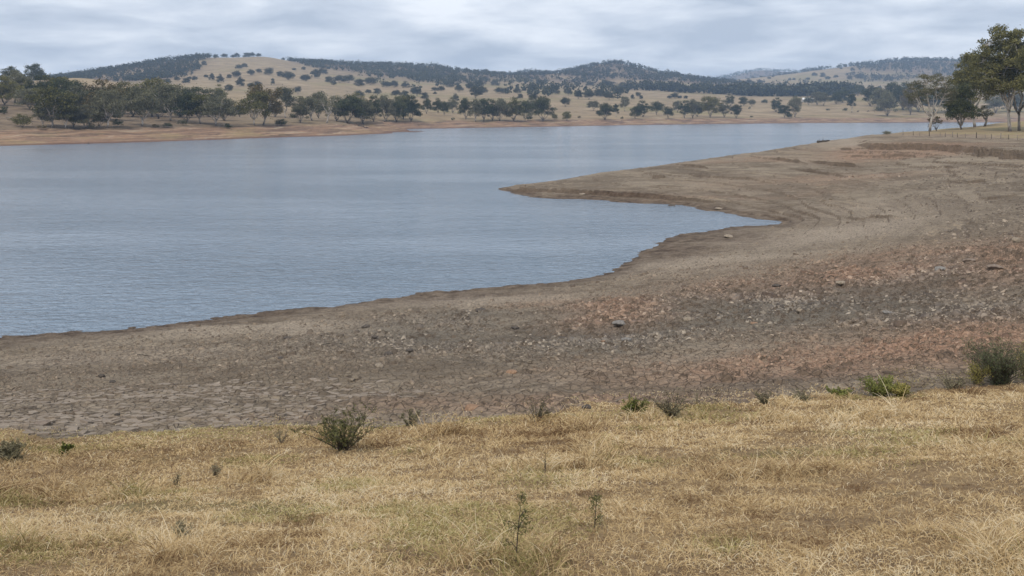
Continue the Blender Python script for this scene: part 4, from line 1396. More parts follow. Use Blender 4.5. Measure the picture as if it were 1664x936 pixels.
tree_row("gum trees on the far shore right of the middle", "on the far right pasture", [
    (1186, 172, 19, 14, "full", "dark"), (1208, 172, 15, 15, "round", "dark"), (1222, 173, 12, 11, "round", "grey"), (1262, 182, 23, 17, "full", "dark"), (1243, 168, 8, 20, "round", "dark"), (1275, 191, 20, 16, "full", "dark"), (1283, 193, 9, 9, "round", "dark"),
    (1293, 191, 34, 20, "full", "grey"), (1314, 171, 14, 14, "round", "dark"), (1328, 171, 22, 18, "full", "grey"), (1339, 172, 21, 16, "round", "grey"), (1358, 169, 22, 18, "round", "dark"), (1370, 167, 28, 20, "full", "dark"), (1384, 183, 30, 14, "tall", "dark"),
    (1394, 156, 20, 19, "open", "dark")], word="gum")
tree_row("clump of gum trees at the head of the bay", "in the bay head clump", [
    (1416, 173, 33, 28, "full", "dark"), (1430, 180, 36, 28, "full", "grey"), (1442, 189, 39, 35, "full", "grey"), (1428, 168, 26, 24, "round", "dark"), (1452, 172, 38, 30, "full", "dark"), (1468, 179, 44, 32, "full", "dark"), (1479, 187, 44, 24, "full", "russet"),
    (1492, 182, 44, 34, "full", "dark"), (1524, 184, 40, 34, "full", "dark"), (1540, 182, 40, 30, "full", "grey"), (1556, 184, 46, 34, "full", "grey"), (1618, 184, 32, 30, "full", "grey"), (1636, 182, 34, 30, "full", "dark"), (1655, 182, 36, 30, "full", "grey")], y0=400, word="gum")
# --- skyline and hills
tree_row("trees on the low ridge at the left edge", "on the left edge ridge", [
    (17, 137, 28, 24, "open", "dark"), (34, 136, 16, 12, "open", "dark"), (42, 136, 15, 12, "open", "dark"), (55, 138, 32, 26, "open", "dark"), (66, 137, 20, 16, "open", "dark")], crest_range=(420, 760), word="tree")
tree_row("trees on the crest of the bare hill", "on the bare hilltop skyline", [
    (300, 92, 7, 14, "round", "far"), (320, 91, 9, 12, "round", "far"), (338, 91, 9, 9, "round", "far"), (351, 91, 7, 11, "round", "far"), (365, 91, 8, 13, "round", "far"), (378, 91, 6, 6, "round", "far"), (385, 91, 9, 10, "round", "far"), (400, 91, 9, 11, "round", "far"),
    (409, 91, 9, 10, "round", "far"), (420, 91, 7, 8, "round", "far"), (460, 97, 5, 13, "round", "far"), (472, 99, 6, 9, "round", "far"), (483, 101, 7, 13, "round", "far")], crest_range=(1700, 2200), word="tree")
tree_row("trees on the bare hill slope", "on the bare hill slope", [
    (388, 112, 9, 12, "round", "far"), (398, 109, 8, 9, "round", "far"), (384, 126, 13, 14, "round", "far"), (390, 140, 18, 13, "full", "far"), (408, 122, 11, 12, "round", "far"), (344, 131, 14, 9, "full", "far"), (358, 134, 16, 11, "full", "far"), (372, 127, 8, 8, "round", "far"),
    (335, 126, 6, 8, "round", "far"), (316, 131, 9, 8, "round", "far"), (308, 129, 6, 8, "round", "far"), (302, 135, 10, 12, "round", "far"), (288, 131, 8, 14, "round", "far"), (272, 136, 10, 14, "round", "far"), (421, 118, 8, 9, "round", "far"), (437, 122, 14, 16, "round", "far"),
    (320, 109, 10, 9, "round", "far"), (332, 106, 9, 8, "round", "far")], y0=700, word="tree")
tree_row("trees below the bare hill", "below the bare hill", [
    (371, 150, 13, 14, "round", "far"), (408, 144, 10, 14, "round", "far"), (418, 142, 12, 12, "round", "far"), (443, 139, 14, 6, "tall", "far"), (456, 124, 10, 18, "round", "far"), (469, 130, 16, 20, "round", "far"), (478, 114, 5, 8, "round", "far"), (493, 113, 6, 13, "round", "far"), (484, 153, 13, 11, "round", "far"),
    (496, 132, 13, 23, "round", "far"), (514, 127, 17, 16, "full", "far"), (525, 121, 12, 16, "round", "far"), (535, 134, 12, 14, "round", "far"), (542, 138, 10, 9, "full", "far"), (552, 134, 14, 22, "round", "far"), (566, 134, 15, 18, "round", "far"), (584, 140, 14, 20, "round", "far"), (602, 138, 15, 20, "round", "far")], y0=700, word="tree")
tree_row("trees on the rolling pasture left of the middle", "on the rolling mid-left pasture", [
    (583, 160, 13, 16, "round", "far"), (599, 153, 8, 11, "round", "far"), (613, 154, 11, 13, "round", "far"), (627, 142, 12, 15, "round", "far"), (640, 142, 13, 16, "round", "far"), (659, 143, 13, 15, "full", "far"), (678, 157, 14, 14, "round", "far"), (672, 152, 12, 12, "round", "far"), (643, 158, 12, 16, "round", "far"),
    (658, 160, 13, 13, "round", "far"), (690, 163, 13, 12, "round", "far"), (706, 148, 8, 12, "round", "far"), (716, 148, 10, 14, "round", "far"), (731, 142, 13, 13, "round", "far"), (746, 149, 13, 13, "round", "far"), (707, 153, 5, 9, "round", "far"), (740, 166, 14, 12, "full", "far")], y0=600, word="tree")
tree_row("trees on the pasture left of the pointed hill", "left of the pointed hill", [
    (766, 146, 14, 15, "round", "far"), (778, 142, 14, 22, "round", "far"), (773, 160, 20, 18, "full", "far"), (783, 154, 16, 16, "round", "far"), (788, 132, 10, 11, "round", "far"), (805, 139, 12, 14, "round", "far"), (812, 152, 12, 22, "round", "far"), (822, 153, 12, 14, "round", "far"), (841, 152, 11, 16, "round", "far"),
    (845, 161, 9, 9, "round", "far"), (877, 138, 11, 13, "round", "far"), (889, 150, 12, 9, "full", "far"), (902, 153, 16, 15, "round", "far"), (924, 155, 15, 13, "round", "far"), (919, 174, 16, 15, "round", "far"), (866, 166, 14, 14, "round", "far")], y0=600, word="tree")
tree_row("trees on the pasture below the pointed hill", "below the pointed hill", [
    (940, 161, 14, 13, "full", "far"), (957, 162, 15, 20, "round", "far"), (975, 157, 15, 18, "round", "far"), (990, 163, 13, 20, "round", "far"), (1009, 154, 15, 14, "round", "far"), (964, 180, 16, 21, "open", "grey"), (958, 140, 10, 14, "round", "far"), (938, 139, 8, 10, "round", "far"), (987, 142, 14, 20, "round", "far"),
    (1011, 144, 13, 12, "round", "far"), (1015, 181, 24, 15, "tall", "grey"), (1028, 161, 9, 6, "full", "far"), (1037, 157, 9, 9, "round", "far"), (1042, 161, 7, 5, "full", "far"), (1097, 160, 11, 12, "round", "far"), (1088, 160, 6, 8, "round", "far"), (1105, 160, 6, 7, "round", "far"), (1114, 160, 6, 7, "round", "far")], y0=600, word="tree")
tree_row("trees on the right hand hill", "on the right hand hill", [
    (1217, 134, 9, 6, "full", "far"), (1234, 137, 10, 9, "round", "far"), (1267, 139, 8, 5, "full", "far"), (1278, 135, 5, 5, "round", "far"), (1283, 131, 6, 5, "round", "far"), (1290, 130, 5, 6, "round", "far"), (1313, 130, 6, 6, "round", "far"), (1334, 138, 5, 5, "round", "far"), (1351, 138, 4, 5, "round", "far"),
    (1323, 123, 7, 10, "round", "far"), (1337, 125, 9, 9, "round", "far"), (1345, 129, 7, 10, "round", "far"), (1358, 126, 6, 8, "round", "far"), (1381, 130, 10, 8, "round", "far"), (1399, 129, 12, 16, "round", "far"), (1367, 112, 4, 6, "round", "far"), (1385, 115, 7, 7, "round", "far"), (1250, 128, 5, 8, "round", "far"), (1256, 125, 4, 7, "round", "far")], y0=1500, word="tree")
tree_row("trees along the ridge left of the pointed hill", "on the skyline between hills", [
    (661, 106, 6, 10, "round", "far"), (669, 105, 6, 7, "round", "far"), (687, 106, 6, 11, "round", "far"), (701, 106, 6, 7, "round", "far"), (724, 111, 4, 6, "round", "far"), (744, 117, 7, 9, "round", "far"), (758, 120, 8, 12, "round", "far"), (773, 123, 7, 14, "round", "far"), (789, 127, 9, 11, "round", "far"), (803, 128, 7, 10, "round", "far"), (815, 129, 7, 10, "round", "far")],
    crest_range=(2000, 2600), word="tree")
# --- shrubs on the left bank and far shore
tree_row("shrubs on the left bank", "on the left bank", [
    (37, 207, 22, 24, "bush", "olive"), (6, 186, 14, 14, "bush", "dark"), (190, 206, 13, 15, "bush", "dark"), (189, 194, 12, 13, "bush", "dark"), (273, 207, 8, 11, "bush", "dark"), (297, 204, 11, 13, "bush", "grey"), (370, 209, 9, 10, "bush", "dark"), (456, 205, 12, 16, "bush", "dark"),
    (253, 207, 6, 10, "bush", "russet"), (68, 210, 7, 12, "bush", "russet"), (150, 209, 9, 18, "bush", "grey")], word="shrub", name="shrub", cat="shrub")
tree_row("shrubs on the far shore", "along the far shore", [
    (736, 196, 6, 6, "bush", "dark"), (858, 196, 11, 12, "bush", "dark"), (941, 192, 4, 5, "bush", "russet"), (1011, 194, 5, 5, "bush", "dark"), (1218, 177, 4, 4, "bush", "dark"), (1221, 191, 3, 5, "bush", "dark"), (1345, 180, 4, 6, "bush", "dark"), (1374, 180, 5, 9, "bush", "dark")],
    word="shrub", name="shrub", cat="shrub")


# --- tall gums on the right bank: each grown on its own
def hero(px, py, h_px, label, leafm, name="gum_tree", y=None, **kw):
    loc = hit(px, py, 150, 420) if y is None else ((px - 832) / F * y, y, ground1((px - 832) / F * y, y))
    H = h_px * loc[1] / F
    trunk, crown, w, h = make_tree_meshes(H=H / .98, **kw)
    e = bpy.data.objects.new(name, None); COL.objects.link(e)
    e.location = (loc[0], loc[1], loc[2] - .1)
    crown.materials[0] = M["leaf_" + leafm]
    link("trunk", trunk, e); link("crown", crown, e)
    return tag(e, label, "tree", "tall gums on the right bank")


hero(1511, 213.6, 94, "sparse gum tree with fanned pale limbs, leftmost of the tall gums on the right bank", "grey", seed=301, th=.27, rx=.40, rz=.32, cz=.66, limbs=8, clumps=115, lp=62, leaf=(.34, .13), rc=.066, bark="bark_pale", trunk_r=.020, shell=.74, flat=.45)
hero(1584, 207, 124, "tall gum tree with reddish-white trunk in the middle of the right bank group", "gum", seed=304, th=.30, rx=.29, rz=.42, cz=.57, limbs=7, clumps=84, lp=175, leaf=(.46, .24), rc=.072, bark="bark_pale", trunk_r=.017, shell=.45, flat=.62)
hero(1641, 213.6, 173, "tallest gum tree with white trunk towering at the right edge", "gum", seed=307, th=.26, rx=.30, rz=.42, cz=.58, limbs=8, clumps=112, lp=185, leaf=(.48, .25), rc=.056, bark="bark_pale", trunk_r=.0145, shell=.5, flat=.6)
hero(1656, 212.6, 150, "gum tree with forked grey trunk just right of the tallest gum", "gum", seed=311, th=.22, rx=.28, rz=.40, cz=.60, limbs=6, clumps=70, lp=150, leaf=(.48, .25), rc=.06, bark="bark_grey", trunk_r=.0135, shell=.5, flat=.6)
hero(1700, 214, 160, "gum tree cut by the right edge of the picture", "gum", seed=313, th=.28, rx=.28, rz=.40, cz=.60, limbs=6, clumps=48, lp=190, leaf=(.5, .26), rc=.075, bark="bark_pale", trunk_r=.014, shell=.5, flat=.6)
hero(1562, 210.5, 74, "dark bushy tree with foliage down to the ground beside the reddish-white trunk", "dark", seed=317, th=.08, rx=.30, rz=.46, cz=.50, limbs=6, clumps=46, lp=170, leaf=(.40, .24), rc=.11, bark="bark_grey", trunk_r=.018, shell=.35, flat=.75)
hero(1600, 205.5, 36, "small half-dead tree with pale leaves and dark foot between the tall gums", "grey", seed=319, th=.30, rx=.32, rz=.30, cz=.62, limbs=5, clumps=16, lp=60, leaf=(.32, .17), rc=.12, bark="bark_grey", trunk_r=.05, shell=.5)
hero(1521, 213, 26, "reddish-leaved sapling at the foot of the sparse pale gum", "russet", seed=323, th=.14, rx=.45, rz=.40, cz=.56, limbs=6, clumps=16, lp=26, leaf=(.30, .18), rc=.13, bark="bark_grey", trunk_r=.022, shell=.5)


# --- far woods and treelines: masses, not countable
def forest(name, pts, hgt, label, cat="woodland", nq=22):
    r = np.random.default_rng(len(pts) + 7)
    n = len(pts)
    X, Y = pts[:, 0], pts[:, 1]
    Z = ground(X, Y)
    H = hgt * r.uniform(.55, 1.45, n)
    d = r.normal(0, 1, (n, nq, 3)); d /= np.linalg.norm(d, axis=2)[:, :, None]
    d *= (r.random((n, nq)) ** .4)[:, :, None]
    d[:, :, 2] = d[:, :, 2] * .46 + .54
    wid = H * r.uniform(.36, .55, n)
    C = np.stack([X[:, None] + d[:, :, 0] * wid[:, None], Y[:, None] + d[:, :, 1] * wid[:, None], Z[:, None] + d[:, :, 2] * H[:, None] - .3], -1)
    V, Fc = leaf_quads(C.reshape(-1, 3), hgt * .30, hgt * .24, r, 0)
    o = link(name, mesh_np(name, V, Fc, [M["leaf_far"]]))
    return tag(o, label, cat, kind="stuff")


def wood_points(px0, px1, y0, y1, spacing, thresh=.28):
    r = np.random.default_rng(int(px0 + y0))
    area = (px1 - px0) / F * (y1 ** 2 - y0 ** 2) / 2
    n = int(area / spacing ** 2)
    Y = np.sqrt(r.uniform(y0 ** 2, y1 ** 2, n)); X = (r.uniform(px0, px1, n) - 832) / F * Y
    d = wood_density(X, Y)
    patch = sstep(-.35, .30, fbm(X * .011, Y * .008, 3, 95) + .6 * fbm(X * .04, Y * .03, 2, 96))
    k = r.random(n) < np.clip((d - thresh) / .45, 0, 1) * (.12 + .88 * patch)
    return np.stack([X[k], Y[k]], -1)


forest("hill_woodland", wood_points(-40, 540, 1400, 2350, 9.5), 8.5, "dark woodland covering the left shoulder of the bare hill")
forest("hill_woodland", wood_points(500, 850, 1600, 2800, 10.5), 8.5, "dark woodland on the ridge right of the bare hill")
forest("hill_woodland", wood_points(830, 1260, 1900, 2950, 11), 9, "dark woodland covering the pointed hill in the middle")
forest("hill_woodland", wood_points(760, 1010, 3700, 4900, 19), 13, "blue far woodland on the ridge behind the pointed hill", nq=16)
forest("hill_woodland", wood_points(1090, 1360, 4500, 5900, 22), 14, "blue far woodland on the most distant ridge", nq=16)
forest("hill_woodland", wood_points(1180, 1800, 2500, 3800, 12.5), 12, "blue-green woodland along the crest of the right hand hill", nq=18)


def wood_clumps(px0, px1, y0, y1, spacing):
    r = np.random.default_rng(int(px0 + y1))
    n = int((px1 - px0) / F * (y1 ** 2 - y0 ** 2) / 2 / spacing ** 2)
    Y = np.sqrt(r.uniform(y0 ** 2, y1 ** 2, n)); X = (r.uniform(px0, px1, n) - 832) / F * Y
    f = fbm(X * .008, Y * .005, 3, 97) + .5 * fbm(X * .03, Y * .02, 2, 98)
    k = f > .30
    return np.stack([X[k], Y[k]], -1)


def line_points(line, width, spacing):
    r = np.random.default_rng(int(line[0][0]))
    out = []
    for (pxa, pya), (pxb, pyb) in zip(line[:-1], line[1:]):
        a, c = hit(pxa, pya, 600), hit(pxb, pyb, 600)
        L = math.hypot(c[0] - a[0], c[1] - a[1])
        for i in range(int(L / spacing * max(1, width / spacing))):
            t = r.random(); q = r.uniform(-.5, .5) * width
            out.append((a[0] + (c[0] - a[0]) * t, a[1] + (c[1] - a[1]) * t + q))
    return np.array(out)


forest("treeline", line_points([(1017, 146), (1060, 147), (1105, 150), (1160, 152), (1215, 154)], 60, 9), 13, "dark treeline across the valley below the pointed hill", "treeline", 34)
forest("treeline", line_points([(1190, 154), (1240, 156), (1300, 156), (1345, 154), (1385, 152)], 80, 9), 15, "dark treeline across the valley below the right hand hill", "treeline", 34)
forest("treeline", line_points([(820, 146), (860, 148), (905, 146), (950, 146), (1010, 148)], 30, 13), 11, "broken treeline below the left side of the pointed hill", "treeline", 30)
forest("treeline", wood_clumps(600, 1020, 1150, 2050, 15), 11, "broken belts of dark trees across the rolling pasture below the hills", "treeline", 28)
forest("treeline", wood_clumps(1020, 1500, 1500, 2500, 22), 11, "thin scatter of dark scrub in the valley below the right hand hill", "treeline", 24)
forest("treeline", line_points([(700, 140), (740, 140), (790, 143)], 20, 13), 9, "broken treeline on the pasture left of the pointed hill", "treeline", 30)
print("trees", TREE_COUNT)

# ------------------------------------------------------------------ near plants
M["shrub_olive"] = mat_leaf("shrub_leaf_olive", (0.052, 0.060, 0.025), (0.137, 0.140, 0.060), (0.298, 0.271, 0.123), scale=3)
M["shrub_grey"] = mat_leaf("shrub_leaf_grey", (0.09, 0.085, 0.052), (0.20, 0.185, 0.115), (0.36, 0.32, 0.21), scale=3)
M["shrub_green"] = mat_leaf("shrub_leaf_green", (0.070, 0.085, 0.026), (0.165, 0.185, 0.055), (0.34, 0.34, 0.12), scale=3)
M["shrub_lime"] = mat_leaf("shrub_leaf_yellow_green", (0.13, 0.125, 0.035), (0.28, 0.255, 0.080), (0.50, 0.43, 0.16), scale=3)
M["shrub_dark"] = mat_leaf("shrub_leaf_dark", (0.035, 0.045, 0.026), (0.096, 0.112, 0.060), (0.201, 0.219, 0.123), scale=3)
M["twig"] = mat_simple("twig_bark", (.045, .035, .028), (.12, .095, .075), 30)
M["twig_dry"] = mat_simple("dry_twig", (.16, .125, .09), (.34, .275, .20), 30)
M["wood_grey"] = mat_simple("weathered_wood", (.12, .105, .09), (.27, .24, .205), 8)
M["wood_dark"] = mat_simple("dark_weathered_wood", (.035, .030, .026), (.10, .085, .07), 8)


def shrub_meshes(seed, h, w, stems=14, twigs=6, leaves=1500, leaf=(.05, .018), spread=.8, low=.15, tuft=.05, mat="shrub_olive", twig="twig", upright=.6, stem_r=.010):
    r = np.random.default_rng(seed)
    g = Geo()
    P, Wt = [], []
    for i in range(stems):
        az = r.uniform(0, 2 * math.pi); out = r.random() ** .6 * spread
        ln = h * r.uniform(.6, 1.08) * (1.0 - .30 * out)
        tip = Vector((math.cos(az) * out * w * .5, math.sin(az) * out * w * .5, max(ln, .15 * h)))
        mid = Vector((tip.x * (.55 - .3 * upright), tip.y * (.55 - .3 * upright), tip.z * .5)) + Vector(r.normal(0, .05 * w, 3))
        path = bez((r.normal(0, .03 * w), r.normal(0, .03 * w), -.03), mid, tip, 6)
        g.tube(path, [stem_r * (1.1 - .9 * t) for t in np.linspace(0, 1, 6)], 4)
        for k in range(twigs):
            t = r.uniform(low, 1.0)
            q = path[0].lerp(path[-1], t) if False else path[min(5, int(t * 5.99))]
            d = Vector((r.normal(), r.normal(), r.normal() * .5 + .75)).normalized()
            e = q + d * h * r.uniform(.08, .24)
            e.z = max(e.z, .02)
            g.tube([q, q.lerp(e, .5) + Vector(r.normal(0, .01 * h, 3)), e], [stem_r * .42, stem_r * .34, stem_r * .18], 3)
            P.append((q, e))
        P.append((path[3], path[5])); P.append((path[2], path[4]))
    n = leaves
    idx = r.integers(0, len(P), n)
    t = r.uniform(.15, 1.08, n)
    a = np.array([p[0] for p in P])[idx]; c = np.array([p[1] for p in P])[idx]
    C = a + (c - a) * t[:, None] + r.normal(0, tuft, (n, 3)) * h
    C[:, 2] = np.maximum(C[:, 2], .015)
    V, Fc = leaf_quads(C, leaf[0], leaf[1], r, -.5)
    return g.mesh("branches", M[twig]), mesh_np("foliage", V, Fc, [M[mat]])


def shrub(px, py, wpx, hpx, label, name="shrub", cat="shrub", group=None, seed=1, **kw):
    loc = hit(px, py, 4, 60)
    k = loc[1] / F
    br, fo = shrub_meshes(seed, hpx * k, wpx * k, **kw)
    e = bpy.data.objects.new(name, None); COL.objects.link(e)
    e.location = loc; e.empty_display_size = .2
    link("branches", br, e); link("foliage", fo, e)
    return tag(e, label, cat, group)


EDGE = "shrubs and weeds along the grass edge"
shrub(558, 731, 150, 70, "dark olive spiky shrub with bare twigs to its right, left of the middle", group=EDGE, seed=1, stems=30, twigs=9, leaves=2700, leaf=(.055, .013), mat="shrub_olive", tuft=.022, spread=1.05, upright=.35, low=.3)
shrub(668, 692, 48, 26, "little grey-green shrub just right of the dark spiky shrub", group=EDGE, seed=2, stems=12, leaves=620, leaf=(.045, .018), mat="shrub_grey", tuft=.05)
shrub(873, 685, 70, 40, "twiggy grey shrub with thin foliage at the grass edge in the middle", group=EDGE, seed=3, stems=18, twigs=7, leaves=640, leaf=(.035, .014), mat="shrub_grey", tuft=.04, spread=1.0)
shrub(1030, 674, 50, 28, "dense fresh green shrub at the grass edge, left of the tall grey one", group=EDGE, seed=4, stems=22, leaves=1700, leaf=(.040, .018), mat="shrub_green", tuft=.05, spread=1.0)
shrub(1092, 679, 70, 48, "tall twiggy grey-green shrub right of the fresh green one", group=EDGE, seed=5, stems=20, twigs=9, leaves=1300, leaf=(.035, .014), mat="shrub_grey", tuft=.04, spread=.95)
shrub(1132, 655, 12, 20, "single thin dry weed stalk right of the twiggy grey-green shrub", "weed", "weed", EDGE, seed=6, stems=4, leaves=90, leaf=(.03, .012), mat="shrub_grey", twig="twig_dry")
shrub(1244, 657, 40, 22, "low grey shrub at the grass edge, left of two in a row", group=EDGE, seed=7, stems=16, leaves=700, leaf=(.035, .015), mat="shrub_grey", spread=1.0)
shrub(1306, 653, 46, 20, "low grey shrub at the grass edge, right of two in a row", group=EDGE, seed=8, stems=16, leaves=720, leaf=(.035, .015), mat="shrub_grey", spread=1.0)
shrub(1364, 643, 46, 14, "flat green weed patch left of the bright green bush", "weed", "weed", EDGE, seed=9, stems=22, leaves=1200, leaf=(.04, .02), mat="shrub_green", spread=1.0, upright=.2)
shrub(1430, 643, 72, 34, "bright green leafy bush at the grass edge on the right", group=EDGE, seed=10, stems=34, leaves=3600, leaf=(.042, .020), mat="shrub_green", tuft=.07, spread=1.0, low=.05)
shrub(1464, 645, 44, 22, "yellow-green leafy bush touching the bright green one", group=EDGE, seed=11, stems=24, leaves=2000, leaf=(.040, .020), mat="shrub_lime", tuft=.07, spread=1.0, low=.05)
shrub(1626, 624, 122, 80, "large dark grey-green bush at the right edge", group=EDGE, seed=12, stems=70, twigs=10, leaves=8500, leaf=(.055, .012), mat="shrub_dark", tuft=.04, spread=1.0, low=.05)
shrub(1588, 625, 44, 42, "yellowish thin bush on the left flank of the large dark bush", group=EDGE, seed=13, stems=18, leaves=1200, leaf=(.045, .016), mat="shrub_lime", tuft=.05, spread=1.0)
shrub(1668, 618, 40, 68, "yellow-tipped bush cut by the right edge", group=EDGE, seed=14, stems=24, leaves=1600, leaf=(.045, .018), mat="shrub_lime", tuft=.05, spread=1.0)
shrub(1545, 632, 60, 24, "low grey twiggy growth left of the large dark bush", group=EDGE, seed=15, stems=22, leaves=900, leaf=(.035, .014), mat="shrub_grey", spread=1.0, upright=.3)
shrub(18, 752, 66, 38, "grey-green bush in the grass at the left edge", group=EDGE, seed=16, stems=44, twigs=4, leaves=2600, leaf=(.055, .012), mat="shrub_grey", tuft=.03, spread=1.0)
shrub(106, 740, 22, 20, "small fresh green leafy weed right of the left edge bush", "weed", "weed", EDGE, seed=17, stems=12, leaves=420, leaf=(.055, .034), mat="shrub_green", spread=1.0)
shrub(457, 722, 30, 26, "dry twiggy weed left of the dark spiky shrub", "weed", "weed", EDGE, seed=18, stems=9, leaves=170, leaf=(.03, .012), mat="shrub_grey", twig="twig_dry", spread=.9)

SLOPE = "weeds in the grass of the near slope"
shrub(350, 775, 22, 22, "brown dead weed clump standing in the grass at left", "weed", "weed", SLOPE, seed=21, stems=26, leaves=160, leaf=(.03, .012), mat="shrub_grey", twig="twig_dry", spread=1.0, stem_r=.004)
shrub(287, 794, 16, 30, "thin grey stalk with few leaves in the grass at left", "weed", "weed", SLOPE, seed=23, stems=4, leaves=110, leaf=(.025, .010), mat="shrub_grey", stem_r=.005)
shrub(296, 878, 34, 36, "grey-green weed clump low in the grass at left", "weed", "weed", SLOPE, seed=24, stems=22, leaves=420, leaf=(.030, .008), mat="shrub_grey", twig="twig_dry", spread=1.1, stem_r=.003)
shrub(886, 770, 12, 34, "dark bare twig standing in green grass behind the tall sapling", "twig", "twig", SLOPE, seed=27, stems=3, twigs=3, leaves=20, leaf=(.02, .01), mat="shrub_grey", stem_r=.006)


def sapling(px, py, hpx, wpx, label, seed):
    loc = hit(px, py, 4, 40)
    k = loc[1] / F
    h, w = hpx * k, wpx * k
    r = np.random.default_rng(seed)
    g = Geo()
    path = bez((0, 0, -.03), (.02 * h, 0, .5 * h), (.10 * h, .02, h), 9)
    g.tube(path, [.0055 * (1.1 - t) for t in np.linspace(0, 1, 9)], 5)
    C, D = [], []
    for i in range(11):
        t = r.uniform(.25, 1.0)
        q = path[int(t * 8)]
        az = r.uniform(0, 6.28); L = w * .5 * r.uniform(.5, 1.0) * (1.25 - .75 * t)
        e = q + Vector((math.cos(az) * L, math.sin(az) * L, L * r.uniform(.2, .8)))
        g.tube([q, q.lerp(e, .5) + Vector((0, 0, .02)), e], [.003, .0022, .0012], 3)
        for j in range(34):
            s = r.uniform(.25, 1.05)
            C.append(np.array(q.lerp(e, s)) + r.normal(0, .018, 3))
    V, Fc = leaf_quads(np.array(C), .026, .006, r, -.4)
    e = bpy.data.objects.new("sapling", None); COL.objects.link(e); e.location = loc
    link("stem", g.mesh("stem", M["twig"]), e)
    link("foliage", mesh_np("foliage", V, Fc, [M["shrub_olive"]]), e)
    tag(e, label, "sapling", "feathery saplings in the grass")


sapling(838, 918, 122, 62, "tall thin sapling with dark stem and feathery leaves, bottom middle", 41)
sapling(966, 857, 54, 34, "shorter feathery sapling right of the tall one", 42)


# ------------------------------------------------------------------ fence, logs, driftwood, shed, cattle
def build_fence():
    spots = [(1467.5, 219.5), (1484, 220), (1494.5, 220.5), (1510, 221.2), (1527.5, 222), (1536, 222.5), (1548, 223), (1556, 223.3), (1568.5, 224), (1586.5, 224.5), (1601, 225), (1611, 225.5),
             (1626, 226), (1639, 226.5), (1653, 227.2), (1670, 228), (1690, 229)]
    e = bpy.data.objects.new("post_and_wire_fence", None); COL.objects.link(e)
    tag(e, "low fence of grey wooden posts and wire along the right bank", "fence")
    r = random.Random(4)
    tops = []
    first = None
    for i, (px, py) in enumerate(spots):
        loc = hit(px, py, 120, 320)
        if loc is None: continue
        if first is None: first = loc; e.location = loc
        hh = 1.15 if i % 3 == 0 else .90
        g = Geo()
        rr = .085 if i % 3 == 0 else .055
        lean = (r.uniform(-.06, .06), r.uniform(-.06, .06))
        g.tube([(0, 0, -.3), (lean[0] * .5, lean[1] * .5, hh * .5), (lean[0], lean[1], hh), (lean[0], lean[1], hh + .01)], [rr, rr * .95, rr * .9, .01], 7)
        link("post", g.mesh("post", M["wood_dark" if i % 2 else "wood_grey"]), e, Vector(loc) - Vector(first))
        tops.append(Vector(loc) - Vector(first))
    for z in (.35, .65, .95):
        g = Geo()
        g.tube([t + Vector((0, -.1, z)) for t in tops], [.008] * len(tops), 3)
        link("wire", g.mesh("wire", M["wood_grey"]), e)


build_fence()


def log_thing(px, py, Lpx, rpx, label, mat, seed, name="fallen_log", ang=0.1, y0=20, y1=900, stubs=3, lift=.6):
    loc = hit(px, py, y0, y1)
    k = loc[1] / F
    L, R = Lpx * k, rpx * k
    r = random.Random(seed)
    g = Geo()
    d = Vector((math.cos(ang), math.sin(ang), 0))
    pts, rad = [], []
    for i in range(7):
        t = i / 6
        p = d * (t - .5) * L
        z = ground1(loc[0] + p.x, loc[1] + p.y) - loc[2]
        pts.append(p + Vector((r.uniform(-.04, .04) * L, 0, z + R * lift + r.uniform(-.2, .2) * R))); rad.append(R * (1 - .45 * t) * r.uniform(.85, 1.1))
    pts = [pts[0] - d * .01] + pts + [pts[-1] + d * .01]; rad = [R * .1] + rad + [R * .1]
    g.tube(pts, rad, 8)
    o = link(name, g.mesh(name, M[mat]), loc=loc)
    for s in range(stubs):
        gg = Geo()
        q = pts[2 + s * 2 % 6]
        a = r.uniform(-.8, .8)
        u = Vector((math.sin(a) * .6, r.uniform(-.3, .3), math.cos(a))).normalized()
        gg.tube([q, q + u * R * r.uniform(1.2, 2.2), q + u * R * r.uniform(2.4, 3.6) + d * R * .5], [R * .35, R * .22, R * .06], 5)
        link("branch_stub", gg.mesh("branch_stub", M[mat]), o)
    return tag(o, label, "log" if name == "fallen_log" else "driftwood")


log_thing(1338, 231.5, 20, 1.9, "dark weathered log lying on the crest of the right bank by the water", "wood_dark", 1, ang=.15, stubs=2, lift=1.2)
log_thing(590, 206, 18, 1.1, "dark fallen log under the gums on the left shore", "wood_dark", 2, y0=250)
log_thing(15, 192, 12, 1.0, "pale fallen log on the brown slope at the far left", "wood_grey", 3, y0=250, ang=-.3)
log_thing(130, 211, 20, .8, "long dark log at the foot of the left bank gums", "wood_dark", 4, y0=250)
log_thing(1062, 394, 9, .8, "bent stick of driftwood standing in the shallows of the cove", "wood_grey", 5, "driftwood", ang=.5, stubs=1)
log_thing(1500, 487, 30, .9, "thin pale branch lying in the right rubble slope", "wood_grey", 6, "driftwood", ang=.35, stubs=2)
log_thing(1345, 452, 26, .9, "thin dark branch lying above the pale flat stone", "wood_dark", 7, "driftwood", ang=.5, stubs=1)
log_thing(235, 578, 22, .9, "dark stick lying on the grey mud at left", "wood_dark", 8, "driftwood", ang=.1, stubs=1)
log_thing(540, 560, 32, 1.0, "dark branch lying in the grey rubble left of the middle", "wood_dark", 9, "driftwood", ang=.25, stubs=2)
log_thing(148, 531, 12, 1.0, "dark stick at the water's edge on the left", "wood_dark", 10, "driftwood", ang=.1, stubs=1)
log_thing(1010, 648, 20, .9, "pale dry stick at the foot of the red slope in the middle", "wood_grey", 11, "driftwood", ang=.2, stubs=1)


